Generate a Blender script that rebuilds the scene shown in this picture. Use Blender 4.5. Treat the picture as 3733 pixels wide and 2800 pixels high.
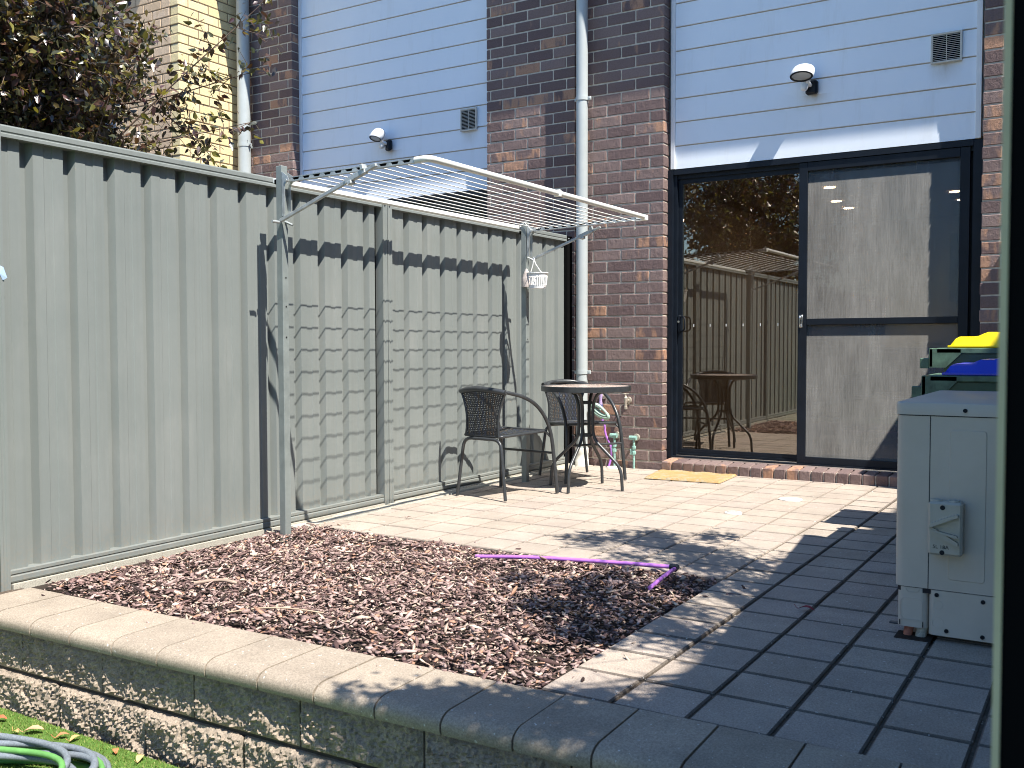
import bpy, bmesh, math, random
import numpy as np
from mathutils import Vector, Matrix, noise
random.seed(7); rng = np.random.default_rng(11)
R = math.radians
sc = bpy.context.scene
for o in list(bpy.data.objects): bpy.data.objects.remove(o)

# ------------------------------------------------------------------ camera, world, sun, exposure
cam_d = bpy.data.cameras.new("camera"); cam = bpy.data.objects.new("camera", cam_d)
sc.collection.objects.link(cam); sc.camera = cam
yw, pt, rl = .5543, -.0401, -.0021
F = Vector((-math.sin(yw)*math.cos(pt), math.cos(yw)*math.cos(pt), math.sin(pt)))
RT = Vector((math.cos(yw), math.sin(yw), 0)); UP = RT.cross(F)
RT2 = RT*math.cos(rl)+UP*math.sin(rl); UP2 = -RT*math.sin(rl)+UP*math.cos(rl)
CP = Vector((3.6748, -6.8961, .9509))
cam.matrix_world = Matrix(((RT2.x, UP2.x, -F.x, CP.x), (RT2.y, UP2.y, -F.y, CP.y), (RT2.z, UP2.z, -F.z, CP.z), (0, 0, 0, 1)))
cam_d.sensor_fit = 'HORIZONTAL'; cam_d.sensor_width = 36; cam_d.lens = 34.288
cam_d.clip_start = .02; cam_d.clip_end = 2000
cam_d.dof.use_dof = True; cam_d.dof.focus_distance = 6.0; cam_d.dof.aperture_fstop = 8.0
SUN = Vector((1, -.35, 1.7)).normalized()
el = math.asin(SUN.z); az = math.atan2(SUN.x, SUN.y)
w = bpy.data.worlds.new("World"); sc.world = w; w.use_nodes = True
nt = w.node_tree; bg = nt.nodes["Background"]
sky = nt.nodes.new("ShaderNodeTexSky"); sky.sky_type = 'NISHITA'; sky.sun_disc = False
sky.sun_elevation = el; sky.sun_rotation = az; sky.air_density = 1.0; sky.dust_density = .3; sky.ozone_density = 2.5
hs_ = nt.nodes.new("ShaderNodeHueSaturation"); hs_.inputs['Saturation'].default_value = 1.22
nt.links.new(sky.outputs[0], hs_.inputs['Color']); nt.links.new(hs_.outputs[0], bg.inputs[0]); bg.inputs[1].default_value = .125
sd = bpy.data.lights.new("sun", 'SUN'); sun = bpy.data.objects.new("sun", sd); sc.collection.objects.link(sun)
sd.energy = 5.0; sd.angle = R(.42); sd.color = (1, .95, .87)
sun.rotation_euler = (-SUN).to_track_quat('-Z', 'Y').to_euler(); sun.location = (6, -6, 9)
sc.view_settings.view_transform = 'Standard'; sc.view_settings.look = 'None'
sc.view_settings.exposure = .99; sc.view_settings.gamma = 1; sc.render.filter_size = 1.0; sc.cycles.filter_width = 1.0

# ------------------------------------------------------------------ helpers
def tag(o, label=None, cat=None, group=None, kind=None):
    if label: o['label'] = label
    if cat: o['category'] = cat
    if group: o['group'] = group
    if kind: o['kind'] = kind
    return o
def thing(name, label, cat, loc=(0, 0, 0), rz=0, group=None):
    o = bpy.data.objects.new(name, None); sc.collection.objects.link(o)
    o.location = loc; o.rotation_euler = (0, 0, rz); o.empty_display_size = .1
    return tag(o, label, cat, group)
def smooth_fn(me, ang=35):
    me.polygons.foreach_set('use_smooth', [True]*len(me.polygons))
    me.set_sharp_from_angle(angle=R(ang))
class MB:
    def __init__(s): s.v = []; s.f = []; s.c = []; s.cc = (1, 1, 1)
    def col(s, *c): s.cc = c; return s
    def add(s, vs, fs, cols=None):
        n = len(s.v); s.v += [tuple(v) for v in vs]; s.f += [tuple(n+i for i in f) for f in fs]
        s.c += [s.cc]*len(fs); return s
    def box(s, x0, x1, y0, y1, z0, z1, M=None):
        vs = [(x, y, z) for z in (z0, z1) for y in (y0, y1) for x in (x0, x1)]
        if M: vs = [M @ Vector(v) for v in vs]
        return s.add(vs, [(0, 2, 3, 1), (4, 5, 7, 6), (0, 1, 5, 4), (2, 6, 7, 3), (0, 4, 6, 2), (1, 3, 7, 5)])
    def cbox(s, x0, x1, y0, y1, z0, z1, c=.004, M=None, dirt=None):
        # chamfered box
        vs = []; idx = {}
        for ix, X in enumerate((x0, x1)):
            for iy, Y in enumerate((y0, y1)):
                for iz, Z in enumerate((z0, z1)):
                    sx, sy, sz = (1, -1)[ix]*c, (1, -1)[iy]*c, (1, -1)[iz]*c
                    for k, p in enumerate(((X, Y+sy, Z+sz), (X+sx, Y, Z+sz), (X+sx, Y+sy, Z))):
                        idx[(ix, iy, iz, k)] = len(vs); vs.append(p)
        fs = []
        g = lambda a, b, d, k: idx[(a, b, d, k)]
        fs += [(g(0,0,0,0), g(0,0,1,0), g(0,1,1,0), g(0,1,0,0)), (g(1,0,0,0), g(1,1,0,0), g(1,1,1,0), g(1,0,1,0))]
        fs += [(g(0,0,0,1), g(1,0,0,1), g(1,0,1,1), g(0,0,1,1)), (g(0,1,0,1), g(0,1,1,1), g(1,1,1,1), g(1,1,0,1))]
        fs += [(g(0,0,0,2), g(0,1,0,2), g(1,1,0,2), g(1,0,0,2)), (g(0,0,1,2), g(1,0,1,2), g(1,1,1,2), g(0,1,1,2))]
        for a in (0, 1):
            for b in (0, 1):
                q = (g(a,b,0,0), g(a,b,1,0), g(a,b,1,1), g(a,b,0,1)); fs.append(q if a == b else q[::-1])
                q = (g(a,0,b,0), g(a,0,b,2), g(a,1,b,2), g(a,1,b,0)); fs.append(q if a == b else q[::-1])
                q = (g(0,a,b,1), g(1,a,b,1), g(1,a,b,2), g(0,a,b,2)); fs.append(q if a == b else q[::-1])
                for d in (0, 1):
                    t = (g(a,b,d,0), g(a,b,d,1), g(a,b,d,2)); fs.append(t if (a+b+d) % 2 == 0 else t[::-1])
        if M: vs = [M @ Vector(v) for v in vs]
        s.add(vs, fs)
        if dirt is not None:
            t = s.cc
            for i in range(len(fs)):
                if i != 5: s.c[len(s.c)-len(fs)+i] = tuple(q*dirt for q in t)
        return s
    def tube(s, pts, r, n=10, closed=False, caps=True, flat=None):
        pts = [Vector(p) for p in pts]; m = len(pts); rings = []
        prev = None
        for i, p in enumerate(pts):
            if closed: t = (pts[(i+1) % m]-pts[i-1])
            else: t = pts[min(i+1, m-1)]-pts[max(i-1, 0)]
            t.normalize()
            if prev is None:
                a = Vector((0, 0, 1)) if abs(t.z) < .9 else Vector((1, 0, 0))
                u = t.cross(a).normalized()
            else: u = (prev-t*prev.dot(t)).normalized()
            prev = u; v = t.cross(u)
            rr = r[i] if isinstance(r, (list, tuple)) else r
            rings.append([p+(u*math.cos(2*math.pi*k/n)+v*math.sin(2*math.pi*k/n))*rr for k in range(n)])
        vs = [q for rg in rings for q in rg]; fs = []
        for i in range(m if closed else m-1):
            j = (i+1) % m
            for k in range(n): fs.append((i*n+k, i*n+(k+1) % n, j*n+(k+1) % n, j*n+k))
        if caps and not closed: fs += [tuple(range(n))[::-1], tuple((m-1)*n+k for k in range(n))]
        return s.add(vs, fs)
    def lathe(s, prof, c=(0, 0, 0), n=24, M=None, a0=0, a1=2*math.pi):
        full = abs(a1-a0-2*math.pi) < 1e-6; cnt = n if full else n+1
        vs = []
        for r_, z in prof:
            for k in range(cnt):
                a = a0+(a1-a0)*k/n; vs.append((c[0]+r_*math.cos(a), c[1]+r_*math.sin(a), c[2]+z))
        fs = []
        for i in range(len(prof)-1):
            for k in range(n):
                k2 = (k+1) % cnt
                fs.append((i*cnt+k, i*cnt+k2, (i+1)*cnt+k2, (i+1)*cnt+k))
        if M: vs = [M @ Vector(v) for v in vs]
        return s.add(vs, fs)
    def prism(s, poly, a0, a1, f):
        # poly list of 2D, f(p,a)->3D ; extruded from a0 to a1
        n = len(poly); vs = [f(p, a0) for p in poly]+[f(p, a1) for p in poly]
        fs = [(i, (i+1) % n, n+(i+1) % n, n+i) for i in range(n)]+[tuple(range(n))[::-1], tuple(range(n, 2*n))]
        return s.add(vs, fs)
    def pieces(s, name, mat, parent=None, smooth=None):
        par = list(range(len(s.v)))
        def fd(a):
            while par[a] != a: par[a] = par[par[a]]; a = par[a]
            return a
        for f in s.f:
            for q in f[1:]: par[fd(q)] = fd(f[0])
        grp = {}
        for f, c in zip(s.f, s.c): grp.setdefault(fd(f[0]), []).append((f, c))
        for fl in grp.values():
            ids = sorted({i for f, c in fl for i in f}); mp = {a: b for b, a in enumerate(ids)}
            m2 = MB(); m2.v = [s.v[i] for i in ids]; m2.f = [tuple(mp[i] for i in f) for f, c in fl]; m2.c = [c for f, c in fl]; m2.build(name, mat, parent, smooth)
    def build(s, name, mat, parent=None, smooth=None, fixn=True):
        me = bpy.data.meshes.new(name); me.from_pydata(s.v, [], s.f)
        if any(c != (1, 1, 1) for c in s.c):
            ca = me.color_attributes.new('Col', 'FLOAT_COLOR', 'CORNER')
            arr = np.ones((len(me.loops), 4), np.float32); ls = np.array([len(f) for f in s.f])
            arr[:, :3] = np.repeat(np.array(s.c, np.float32), ls, axis=0)
            ca.data.foreach_set('color', arr.ravel())
        if fixn:
            bm = bmesh.new(); bm.from_mesh(me); bmesh.ops.recalc_face_normals(bm, faces=bm.faces); bm.to_mesh(me); bm.free()
        if smooth: smooth_fn(me, smooth)
        me.materials.append(mat)
        o = bpy.data.objects.new(name, me); sc.collection.objects.link(o)
        if parent: o.parent = parent
        return o
def np_mesh(name, V, Fc, mat, cols=None, parent=None, smooth=False):
    me = bpy.data.meshes.new(name); n = Fc.shape[1]
    me.vertices.add(len(V)); me.vertices.foreach_set('co', np.ascontiguousarray(V, np.float32).ravel())
    me.loops.add(Fc.size); me.loops.foreach_set('vertex_index', np.ascontiguousarray(Fc, np.int32).ravel())
    me.polygons.add(len(Fc)); me.polygons.foreach_set('loop_start', np.arange(0, Fc.size, n, dtype=np.int32))
    me.update(calc_edges=True)
    if cols is not None:
        ca = me.color_attributes.new('Col', 'FLOAT_COLOR', 'CORNER')
        a = np.ones((Fc.size, 4), np.float32); a[:, :3] = np.repeat(cols, n, axis=0); ca.data.foreach_set('color', a.ravel())
    if smooth: me.polygons.foreach_set('use_smooth', [True]*len(Fc))
    me.materials.append(mat); me.validate()
    o = bpy.data.objects.new(name, me); sc.collection.objects.link(o)
    if parent: o.parent = parent
    return o
def bez(pts, n=8):
    # Catmull-Rom through the points
    P = [Vector(p) for p in pts]; out = []
    P = [P[0]*2-P[1]]+P+[P[-1]*2-P[-2]]
    for i in range(1, len(P)-2):
        for k in range(n):
            t = k/n; a, b, c, d = P[i-1], P[i], P[i+1], P[i+2]
            out.append(.5*((2*b)+(c-a)*t+(2*a-5*b+4*c-d)*t*t+(3*b-a-3*c+d)*t**3))
    out.append(P[-2]); return out
def fillet(pts, r, n=6):
    P = [Vector(p) for p in pts]; out = [P[0]]
    for i in range(1, len(P)-1):
        a = (P[i-1]-P[i]); b = (P[i+1]-P[i]); rr = min(r, a.length*.48, b.length*.48)
        A = P[i]+a.normalized()*rr; B = P[i]+b.normalized()*rr
        for k in range(n+1):
            t = k/n; out.append(A*(1-t)**2+P[i]*2*t*(1-t)+B*t*t)
    out.append(P[-1]); return out

# ------------------------------------------------------------------ materials
def mat(name, color=(.5, .5, .5), rough=.6, metal=0, spec=.5):
    m = bpy.data.materials.new(name); m.use_nodes = True
    b = m.node_tree.nodes['Principled BSDF']
    b.inputs['Base Color'].default_value = (*color, 1); b.inputs['Roughness'].default_value = rough
    b.inputs['Metallic'].default_value = metal; b.inputs['Specular IOR Level'].default_value = spec
    return m
class N:
    def __init__(s, m): s.nt = m.node_tree; s.b = s.nt.nodes['Principled BSDF']; s.out = s.nt.nodes['Material Output']
    def n(s, t, **k):
        x = s.nt.nodes.new(t)
        for a, b in k.items(): setattr(x, a, b)
        return x
    def l(s, a, b): s.nt.links.new(a, b)
    def coord(s, scale=(1, 1, 1), obj=True):
        tc = s.n('ShaderNodeNewGeometry') ; mp = s.n('ShaderNodeMapping'); mp.inputs['Scale'].default_value = scale
        s.l(tc.outputs['Position'], mp.inputs['Vector']); return mp.outputs[0]
    def noise(s, scale, detail=4, rough=.6, vec=None, dist=0):
        x = s.n('ShaderNodeTexNoise'); x.inputs['Scale'].default_value = scale; x.inputs['Detail'].default_value = detail
        x.inputs['Roughness'].default_value = rough; x.inputs['Distortion'].default_value = dist
        s.l(vec if vec is not None else s.coord(), x.inputs['Vector']); return x.outputs[0]
    def ramp(s, fac, stops):
        x = s.n('ShaderNodeValToRGB'); e = x.color_ramp.elements
        while len(e) < len(stops): e.new(.5)
        for k, (p, c) in enumerate(stops):
            e[k].position = p; e[k].color = (*c, 1) if len(c) == 3 else c
        s.l(fac, x.inputs[0]); return x.outputs[0]
    def mix(s, fac, a, b, mode='MIX'):
        x = s.n('ShaderNodeMix', data_type='RGBA', blend_type=mode)
        for i, v in ((0, fac), (6, a), (7, b)):
            if isinstance(v, (int, float)): x.inputs[i].default_value = v
            elif isinstance(v, tuple): x.inputs[i].default_value = (*v, 1)
            else: s.l(v, x.inputs[i])
        return x.outputs[2]
    def col(s): 
        x = s.n('ShaderNodeVertexColor', layer_name='Col'); return x.outputs[0]
    def bump(s, h, strength=.5, dist=.01, prev=None):
        x = s.n('ShaderNodeBump'); x.inputs['Strength'].default_value = strength; x.inputs['Distance'].default_value = dist
        s.l(h, x.inputs['Height'])
        if prev is not None: s.l(prev, x.inputs['Normal'])
        s.l(x.outputs[0], s.b.inputs['Normal']); return x.outputs[0]
    def base(s, c): s.l(c, s.b.inputs['Base Color'])
    def math(s, op, a, b=None, c=None):
        x = s.n('ShaderNodeMath', operation=op)
        for i, v in enumerate((a, b, c)):
            if v is None: continue
            if isinstance(v, (int, float)): x.inputs[i].default_value = v
            else: s.l(v, x.inputs[i])
        return x.outputs[0]

def m_dusty(name, color, rough=.5, metal=0, amt=.12, scale=6, spec=.5, bump=0, bscale=300):
    """paint / metal with faint dirt and tone variation"""
    m = mat(name, color, rough, metal, spec); q = N(m)
    f = q.noise(scale, 6, .65); c2 = tuple(min(1, x*(1-amt*1.6)) for x in color)
    c3 = tuple(min(1, x*(1+amt)) for x in color)
    q.base(q.ramp(f, [(.3, c2), (.7, c3)]))
    rr = q.math('MULTIPLY_ADD', q.noise(scale*4, 3), .25, rough-.12); q.l(rr, q.b.inputs['Roughness'])
    if bump: q.bump(q.noise(bscale, 3), bump, .002)
    return m

# bricks: per-brick colour in 'Col' (r tone, g orange amount, b random)
def m_brick(name, dark, light, orange, rough=.75, bump=1.0, strv=(1, 1, 1)):
    m = mat(name, dark, rough, 0, .35); q = N(m)
    vc = q.n('ShaderNodeVertexColor', layer_name='Col'); sep = q.n('ShaderNodeSeparateColor'); q.l(vc.outputs[0], sep.inputs[0])
    base = q.mix(sep.outputs[0], dark, light)
    pos = q.coord((1, 1, .35)); off = q.n('ShaderNodeVectorMath', operation='ADD')
    q.l(pos, off.inputs[0]); cx = q.n('ShaderNodeCombineXYZ'); b10 = q.math('MULTIPLY', sep.outputs[2], 37); q.l(b10, cx.inputs[0]); q.l(b10, cx.inputs[2]); q.l(cx.outputs[0], off.inputs[1])
    nz = q.noise(13, 3, .5, off.outputs[0])
    th = q.math('MULTIPLY_ADD', sep.outputs[1], .30, -.13)
    fac = q.math('MULTIPLY', q.math('SUBTRACT', q.math('ADD', nz, th), .55), 9); fac.node.use_clamp = True
    c = q.mix(q.math('MULTIPLY', fac, .75), base, orange)
    g = q.noise(90, 5, .7); c = q.mix(.5, c, q.ramp(g, [(.3, (.55, .55, .55)), (.55, (1, 1, 1)), (.75, (1.0, 1.0, 1.0))]), 'MULTIPLY')
    q.base(c)
    b1 = q.bump(q.noise(28, 6, .7, q.coord((1, 1, .6))), bump, .012)
    q.bump(q.noise(160, 4, .7), bump*.6, .003, b1)
    return m
def m_mortar(name, c):
    m = mat(name, c, .95, 0, .1); q = N(m); q.base(q.ramp(q.noise(30, 5), [(.3, tuple(x*.75 for x in c)), (.7, tuple(x*1.15 for x in c))]))
    q.bump(q.noise(200, 4), .6, .003); return m
M_brick = m_brick('plum_brick', (.145, .098, .095), (.265, .192, .175), (.52, .29, .18))
M_mortar = m_mortar('grey_mortar', (.60, .54, .45))
M_ybrick = m_brick('cream_brick', (.74, .60, .33), (.82, .68, .40), (.86, .72, .44), .8, .35)
M_ybrick2 = m_brick('shaded_cream_brick', (.56, .41, .27), (.64, .48, .33), (.68, .52, .38), .8, .35)  # cream brick again, browned to put the shade of the unlit front into its colour
M_ymortar = m_mortar('brown_mortar', (.24, .18, .12))

def m_clad():
    m = mat('white_cladding', (.78, .80, .82), .55, 0, .4); q = N(m)
    c = q.ramp(q.noise(1.3, 5, .6), [(.3, (.76, .82, .89)), (.75, (.83, .88, .94))])
    s = q.noise(9, 5, .7, q.coord((1, 1, .12))); c = q.mix(q.ramp(s, [(.55, (0, 0, 0)), (.8, (.22, .22, .22))]), c, (.50, .48, .42))
    gp = q.n('ShaderNodeNewGeometry'); sx = q.n('ShaderNodeSeparateXYZ'); q.l(gp.outputs['Position'], sx.inputs[0])
    for (x0, z0, hw_, dp) in ((2.69, 2.79, .12, .16), (-1.08, 2.78, .10, .13), (1.85, 2.70, .12, .12), (-1.93, 2.71, .13, .12)):
        ax = q.math('SUBTRACT', 1.0, q.math('DIVIDE', q.math('ABSOLUTE', q.math('SUBTRACT', sx.outputs[0], x0)), hw_)); ax.node.use_clamp = True
        az_ = q.math('SUBTRACT', 1.0, q.math('DIVIDE', q.math('SUBTRACT', z0, sx.outputs[2]), dp)); az_.node.use_clamp = True
        bl_ = q.math('LESS_THAN', sx.outputs[2], z0); st_ = q.math('MULTIPLY', q.math('MULTIPLY', ax, az_), q.math('MULTIPLY', bl_, q.noise(18, 4, .7, q.coord((1, 1, .3)))))
        c = q.mix(st_, c, (.42, .34, .24))
    q.base(c); q.bump(q.noise(400, 3), .25, .001); return m
M_clad = m_clad()
M_groove = m_dusty('board_shadow_gap', (.52, .48, .42), .9)
M_trim = m_dusty('white_trim', (.74, .77, .80), .5, amt=.04)

def m_fence():
    m = mat('fence_steel', (.33, .345, .335), .5, 0, .25); q = N(m)
    f = q.noise(1.7, 6, .65); c = q.ramp(f, [(.3, (.184, .206, .198)), (.7, (.220, .240, .230))])
    s = q.noise(40, 6, .75); c = q.mix(q.ramp(s, [(.66, (0, 0, 0)), (.74, (.30, .30, .30))]), c, (.36, .37, .34))
    d = q.noise(5, 5, .7, q.coord((1, 1, .25))); c = q.mix(q.ramp(d, [(.5, (0, 0, 0)), (.8, (.25, .25, .25))]), c, (.36, .36, .34))
    gp = q.n('ShaderNodeNewGeometry'); sx = q.n('ShaderNodeSeparateXYZ'); q.l(gp.outputs['Position'], sx.inputs[0])
    lo = q.math('SUBTRACT', 1.0, q.math('DIVIDE', sx.outputs[2], .22)); lo.node.use_clamp = True
    sp_ = q.math('MULTIPLY', lo, q.ramp(q.noise(55, 6, .8), [(.45, (0, 0, 0)), (.62, (1, 1, 1))])); c = q.mix(q.math('MULTIPLY', sp_, .6), c, (.27, .23, .18))
    wk = q.noise(2.2, 3, .5, q.coord((1, 14, .10))); c = q.mix(q.ramp(wk, [(.52, (0, 0, 0)), (.72, (.28, .28, .28))]), c, (.165, .175, .162))
    q.base(c); q.l(q.math('MULTIPLY_ADD', q.noise(12, 4), .3, .40), q.b.inputs['Roughness'])
    q.bump(q.noise(260, 3, .6, q.coord((1, 1, .15))), .15, .0008); return m
M_fence = m_fence()
M_galv = m_dusty('galvanised_steel', (.46, .49, .49), .42, .35, .2, 22, bump=.1, bscale=90)
M_post = m_dusty('weathered_galvanised_post', (.24, .27, .26), .5, .15, .12, 9)
M_cream = m_dusty('cream_powdercoat', (.80, .81, .76), .4, .0, .05, 12)
M_cord = mat('white_cord', (.82, .82, .78), .7)
M_pvcgrey = m_dusty('grey_painted_pipe', (.44, .48, .48), .38, 0, .08, 3)
M_pvcwhite = m_dusty('white_pvc', (.78, .77, .70), .5, 0, .12, 14)
M_black = m_dusty('black_frame_paint', (.006, .010, .017), .5, 0, .2, 8, spec=.25)
M_blackdark = mat('dark_paint_and_shade', (.006, .006, .006), .9, 0, .05)  # black paint, also stands in for shade in gaps and slots
def m_conc(name, c, amt=.18, scale=5, bump=.5, rough=.9, usecol=False, spk=None, spks=60):
    m = mat(name, c, rough, 0, .25); q = N(m)
    x = q.ramp(q.noise(scale, 7, .7), [(.28, tuple(v*(1-amt) for v in c)), (.72, tuple(min(1, v*(1+amt*.6)) for v in c))])
    x = q.mix(.8, x, q.ramp(q.noise(170, 3, .9), [(.40, (.55, .55, .55)), (.58, (1, 1, 1)), (.7, (1.0, 1.0, 1.0))]), 'MULTIPLY')
    if usecol: x = q.mix(1.0, x, q.col(), 'MULTIPLY')
    if spk:
        x = q.mix(q.ramp(q.noise(spks, 2, .5), [(.70, (0, 0, 0)), (.74, (.8, .8, .8))]), x, spk)
    q.base(x); q.bump(q.noise(240, 5, .7), bump, .002); return m
M_paver = m_conc('concrete_paver', (.475, .40, .335), .22, 4, .9, usecol=True, spk=(.75, .74, .70), spks=75)
M_coping = m_conc('bullnose_coping', (.455, .385, .31), .22, 5, .9, usecol=True, spk=(.75, .74, .70), spks=75)
M_joint = m_conc('sandy_joint', (.13, .10, .075), .5, 40, .8, spk=(.55, .52, .45))
M_sleeper = m_conc('concrete_sleeper', (.52, .49, .41), .22, 7, .5)
M_block = m_conc('split_face_block', (.43, .35, .275), .25, 9, 1.0, .95)
M_blockjoint = mat('block_joint', (.06, .05, .04), .95)

def m_col(name, rough=.8, spec=.3, var=.4, scale=60, bump=.4, transl=0, tcol=None):
    m = mat(name, (.5, .5, .5), rough, 0, spec); q = N(m); c = q.col()
    c = q.mix(var, c, q.ramp(q.noise(scale, 4, .7), [(.3, (.45, .45, .45)), (.7, (1.0, 1.0, 1.0))]), 'MULTIPLY'); q.base(c)
    if bump: q.bump(q.noise(scale*2, 4), bump, .002)
    if transl:
        t = q.n('ShaderNodeBsdfTranslucent'); q.l(q.mix(1.0, c, tcol or (1.6, 1.5, .6), 'MULTIPLY'), t.inputs[0])
        ad = q.n('ShaderNodeMixShader'); ad.inputs[0].default_value = transl
        q.l(q.b.outputs[0], ad.inputs[1]); q.l(t.outputs[0], ad.inputs[2]); q.l(ad.outputs[0], q.out.inputs[0])
    return m
M_chip = m_col('bark_chip', .85, .2, .5, 120, .5)
M_leaf = m_col('bronze_leaf', .30, 1.0, .25, 80, .3, .25)
M_bark = m_dusty('tree_bark', (.16, .11, .08), .85, 0, .3, 20, bump=.6, bscale=60)
M_turfblade = m_col('turf_blade', .55, .3, .1, 80, 0, .25, (1.0, 1.3, .5))
M_turf = m_conc('turf_base', (.10, .20, .035), .3, 60, 1.0)
M_soil = m_conc('soil', (.05, .036, .028), .4, 30, 1.0)
M_ground = m_conc('far_ground', (.22, .19, .15), .25, .5, .5)
M_tubeblack = m_dusty('charcoal_tube', (.040, .044, .048), .33, 0, .2, 20, spec=.5)
M_wicker = m_col('black_wicker', .5, .4, .1, 50, 0)
M_purple = m_dusty('purple_pipe', (.42, .16, .58), .45, 0, .1, 30)
M_brass = m_dusty('dull_brass', (.55, .50, .42), .45, .5, .25, 60)
M_verd = m_dusty('verdigris', (.30, .52, .46), .7, .1, .3, 50)
M_chrome = mat('chrome', (.7, .7, .7), .2, 1)
M_yellow = m_dusty('yellow_lid', (.95, .72, .0), .35, 0, .05, 4)
M_blue = m_dusty('blue_lid', (.012, .035, .55), .3, 0, .1, 4)
M_bingreen = m_dusty('bin_green', (.035, .085, .05), .45, 0, .25, 14, bump=.2, bscale=120)
M_binrim = m_dusty('worn_bin_green', (.085, .15, .10), .5, 0, .35, 20)
M_acgrey = m_dusty('ac_paint', (.52, .475, .41), .42, 0, .07, 3)
M_acline = mat('ac_gap', (.015, .015, .02), .8)
M_rim = m_dusty('isolator_grey', (.43, .41, .35), .45, 0, .06, 10)
M_copper = m_dusty('pipe_lagging', (.45, .16, .10), .7, 0, .3, 40)
M_hose = m_dusty('grey_hose', (.20, .23, .26), .4, 0, .25, 200)
M_hoseg = m_dusty('green_hose', (.14, .36, .10), .4, 0, .1, 30)
M_hosedull = m_dusty('dull_green_hose', (.36, .50, .42), .5, 0, .15, 30)

def m_glass(name, refl=.2, tint=(.62, .58, .54)):
    m = bpy.data.materials.new(name); m.use_nodes = True; t = m.node_tree; t.nodes.clear()
    out = t.nodes.new('ShaderNodeOutputMaterial'); mx = t.nodes.new('ShaderNodeMixShader')
    tr = t.nodes.new('ShaderNodeBsdfTransparent'); tr.inputs[0].default_value = (*tint, 1)
    gl = t.nodes.new('ShaderNodeBsdfGlossy'); gl.inputs['Roughness'].default_value = 0.0; gl.inputs[0].default_value = (1, .95, .88, 1)
    lw = t.nodes.new('ShaderNodeFresnel'); lw.inputs[0].default_value = 1.22
    ma = t.nodes.new('ShaderNodeMath'); ma.operation = 'MULTIPLY_ADD'; ma.inputs[1].default_value = 1.3; ma.inputs[2].default_value = refl
    ma.use_clamp = True
    t.links.new(lw.outputs[0], ma.inputs[0]); t.links.new(ma.outputs[0], mx.inputs[0])
    t.links.new(tr.outputs[0], mx.inputs[1]); t.links.new(gl.outputs[0], mx.inputs[2]); t.links.new(mx.outputs[0], out.inputs[0])
    return m
M_glass = m_glass('door_glass', .17); M_wglass = m_glass('window_glass', .0)
def m_screen():
    m = mat('fly_screen', (.36, .35, .33), .9, 0, .1); q = N(m)
    c1 = q.noise(5, 6, .7, q.coord((1, 1, .25))); c2 = q.noise(240, 2, .5, q.coord((1, 1, .03))); c3 = q.noise(240, 2, .5, q.coord((.03, 1, 1)))
    f = q.math('ADD', q.math('MULTIPLY', c2, .50), q.math('MULTIPLY', c3, .22)); f = q.math('ADD', f, q.math('MULTIPLY', c1, .9))
    q.base(q.ramp(f, [(.5, (.13, .128, .122)), (1.1, (.25, .245, .23))]))
    nv = q.n('ShaderNodeCombineXYZ'); nv.inputs[0].default_value = .45; nv.inputs[1].default_value = -.62; nv.inputs[2].default_value = .64; q.l(nv.outputs[0], q.b.inputs['Normal'])
    tr = q.n('ShaderNodeBsdfTransparent'); mx = q.n('ShaderNodeMixShader')
    q.l(q.ramp(f, [(.5, (.34,)*3), (1.05, (.60,)*3)]), mx.inputs[0]); q.l(tr.outputs[0], mx.inputs[1]); q.l(q.b.outputs[0], mx.inputs[2]); q.l(mx.outputs[0], q.out.inputs[0])
    return m
M_screen = m_screen()
def m_emit(name, c, s):
    m = mat(name, c, .5); b = m.node_tree.nodes['Principled BSDF']; b.inputs['Emission Color'].default_value = (*c, 1); b.inputs['Emission Strength'].default_value = s; return m
M_room = m_dusty('room_paint', (.78, .64, .52), .8, 0, .04, 2)
M_ceil = m_dusty('ceiling_paint', (.50, .40, .33), .85, 0, .03, 2)
M_floor = m_dusty('room_floor', (.28, .22, .17), .4, 0, .2, 4)
M_down = m_emit('downlight_glow', (1, .86, .62), 28)
M_sofa = m_dusty('dark_sofa', (.03, .035, .045), .8)
M_curtain = m_dusty('blue_curtain', (.14, .20, .34), .8, 0, .2, 12)
def m_mat():
    m = mat('coir', (.5, .3, .1), .95, 0, .1); q = N(m)
    c = q.ramp(q.noise(260, 3, .8), [(.3, (.36, .22, .09)), (.6, (.56, .37, .17)), (.8, (.64, .46, .26))])
    f = q.noise(14, 4, .7, q.coord((.6, 1.6, 1)), 1.2); f2 = q.ramp(f, [(.53, (0, 0, 0)), (.57, (.75, .75, .75)), (.61, (.75, .75, .75)), (.64, (0, 0, 0))])
    q.base(q.mix(f2, c, (.42, .40, .30))); q.bump(q.noise(350, 4, .8), 1, .006); return m
M_coir = m_mat()
M_ventp = m_dusty('vent_paint', (.58, .56, .50), .5, 0, .08, 20)
def m_top():
    m = mat('speckled_stone', (.5, .4, .36), .25, 0, .6); q = N(m)
    v = q.n('ShaderNodeTexVoronoi'); v.inputs['Scale'].default_value = 130; q.l(q.coord(), v.inputs['Vector'])
    hs = q.n('ShaderNodeSeparateColor'); q.l(v.outputs['Color'], hs.inputs[0])
    q.base(q.ramp(hs.outputs[0], [(0, (.24, .17, .14)), (.5, (.50, .38, .32)), (1, (.80, .70, .62))])); return m
M_stone = m_top()
M_greyclad = m_dusty('blue_grey_cladding', (.30, .34, .42), .6, 0, .05)
M_roof = m_dusty('roof_steel', (.12, .12, .13), .5)
M_soffit = m_dusty('white_soffit', (.7, .7, .68), .7)

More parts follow.
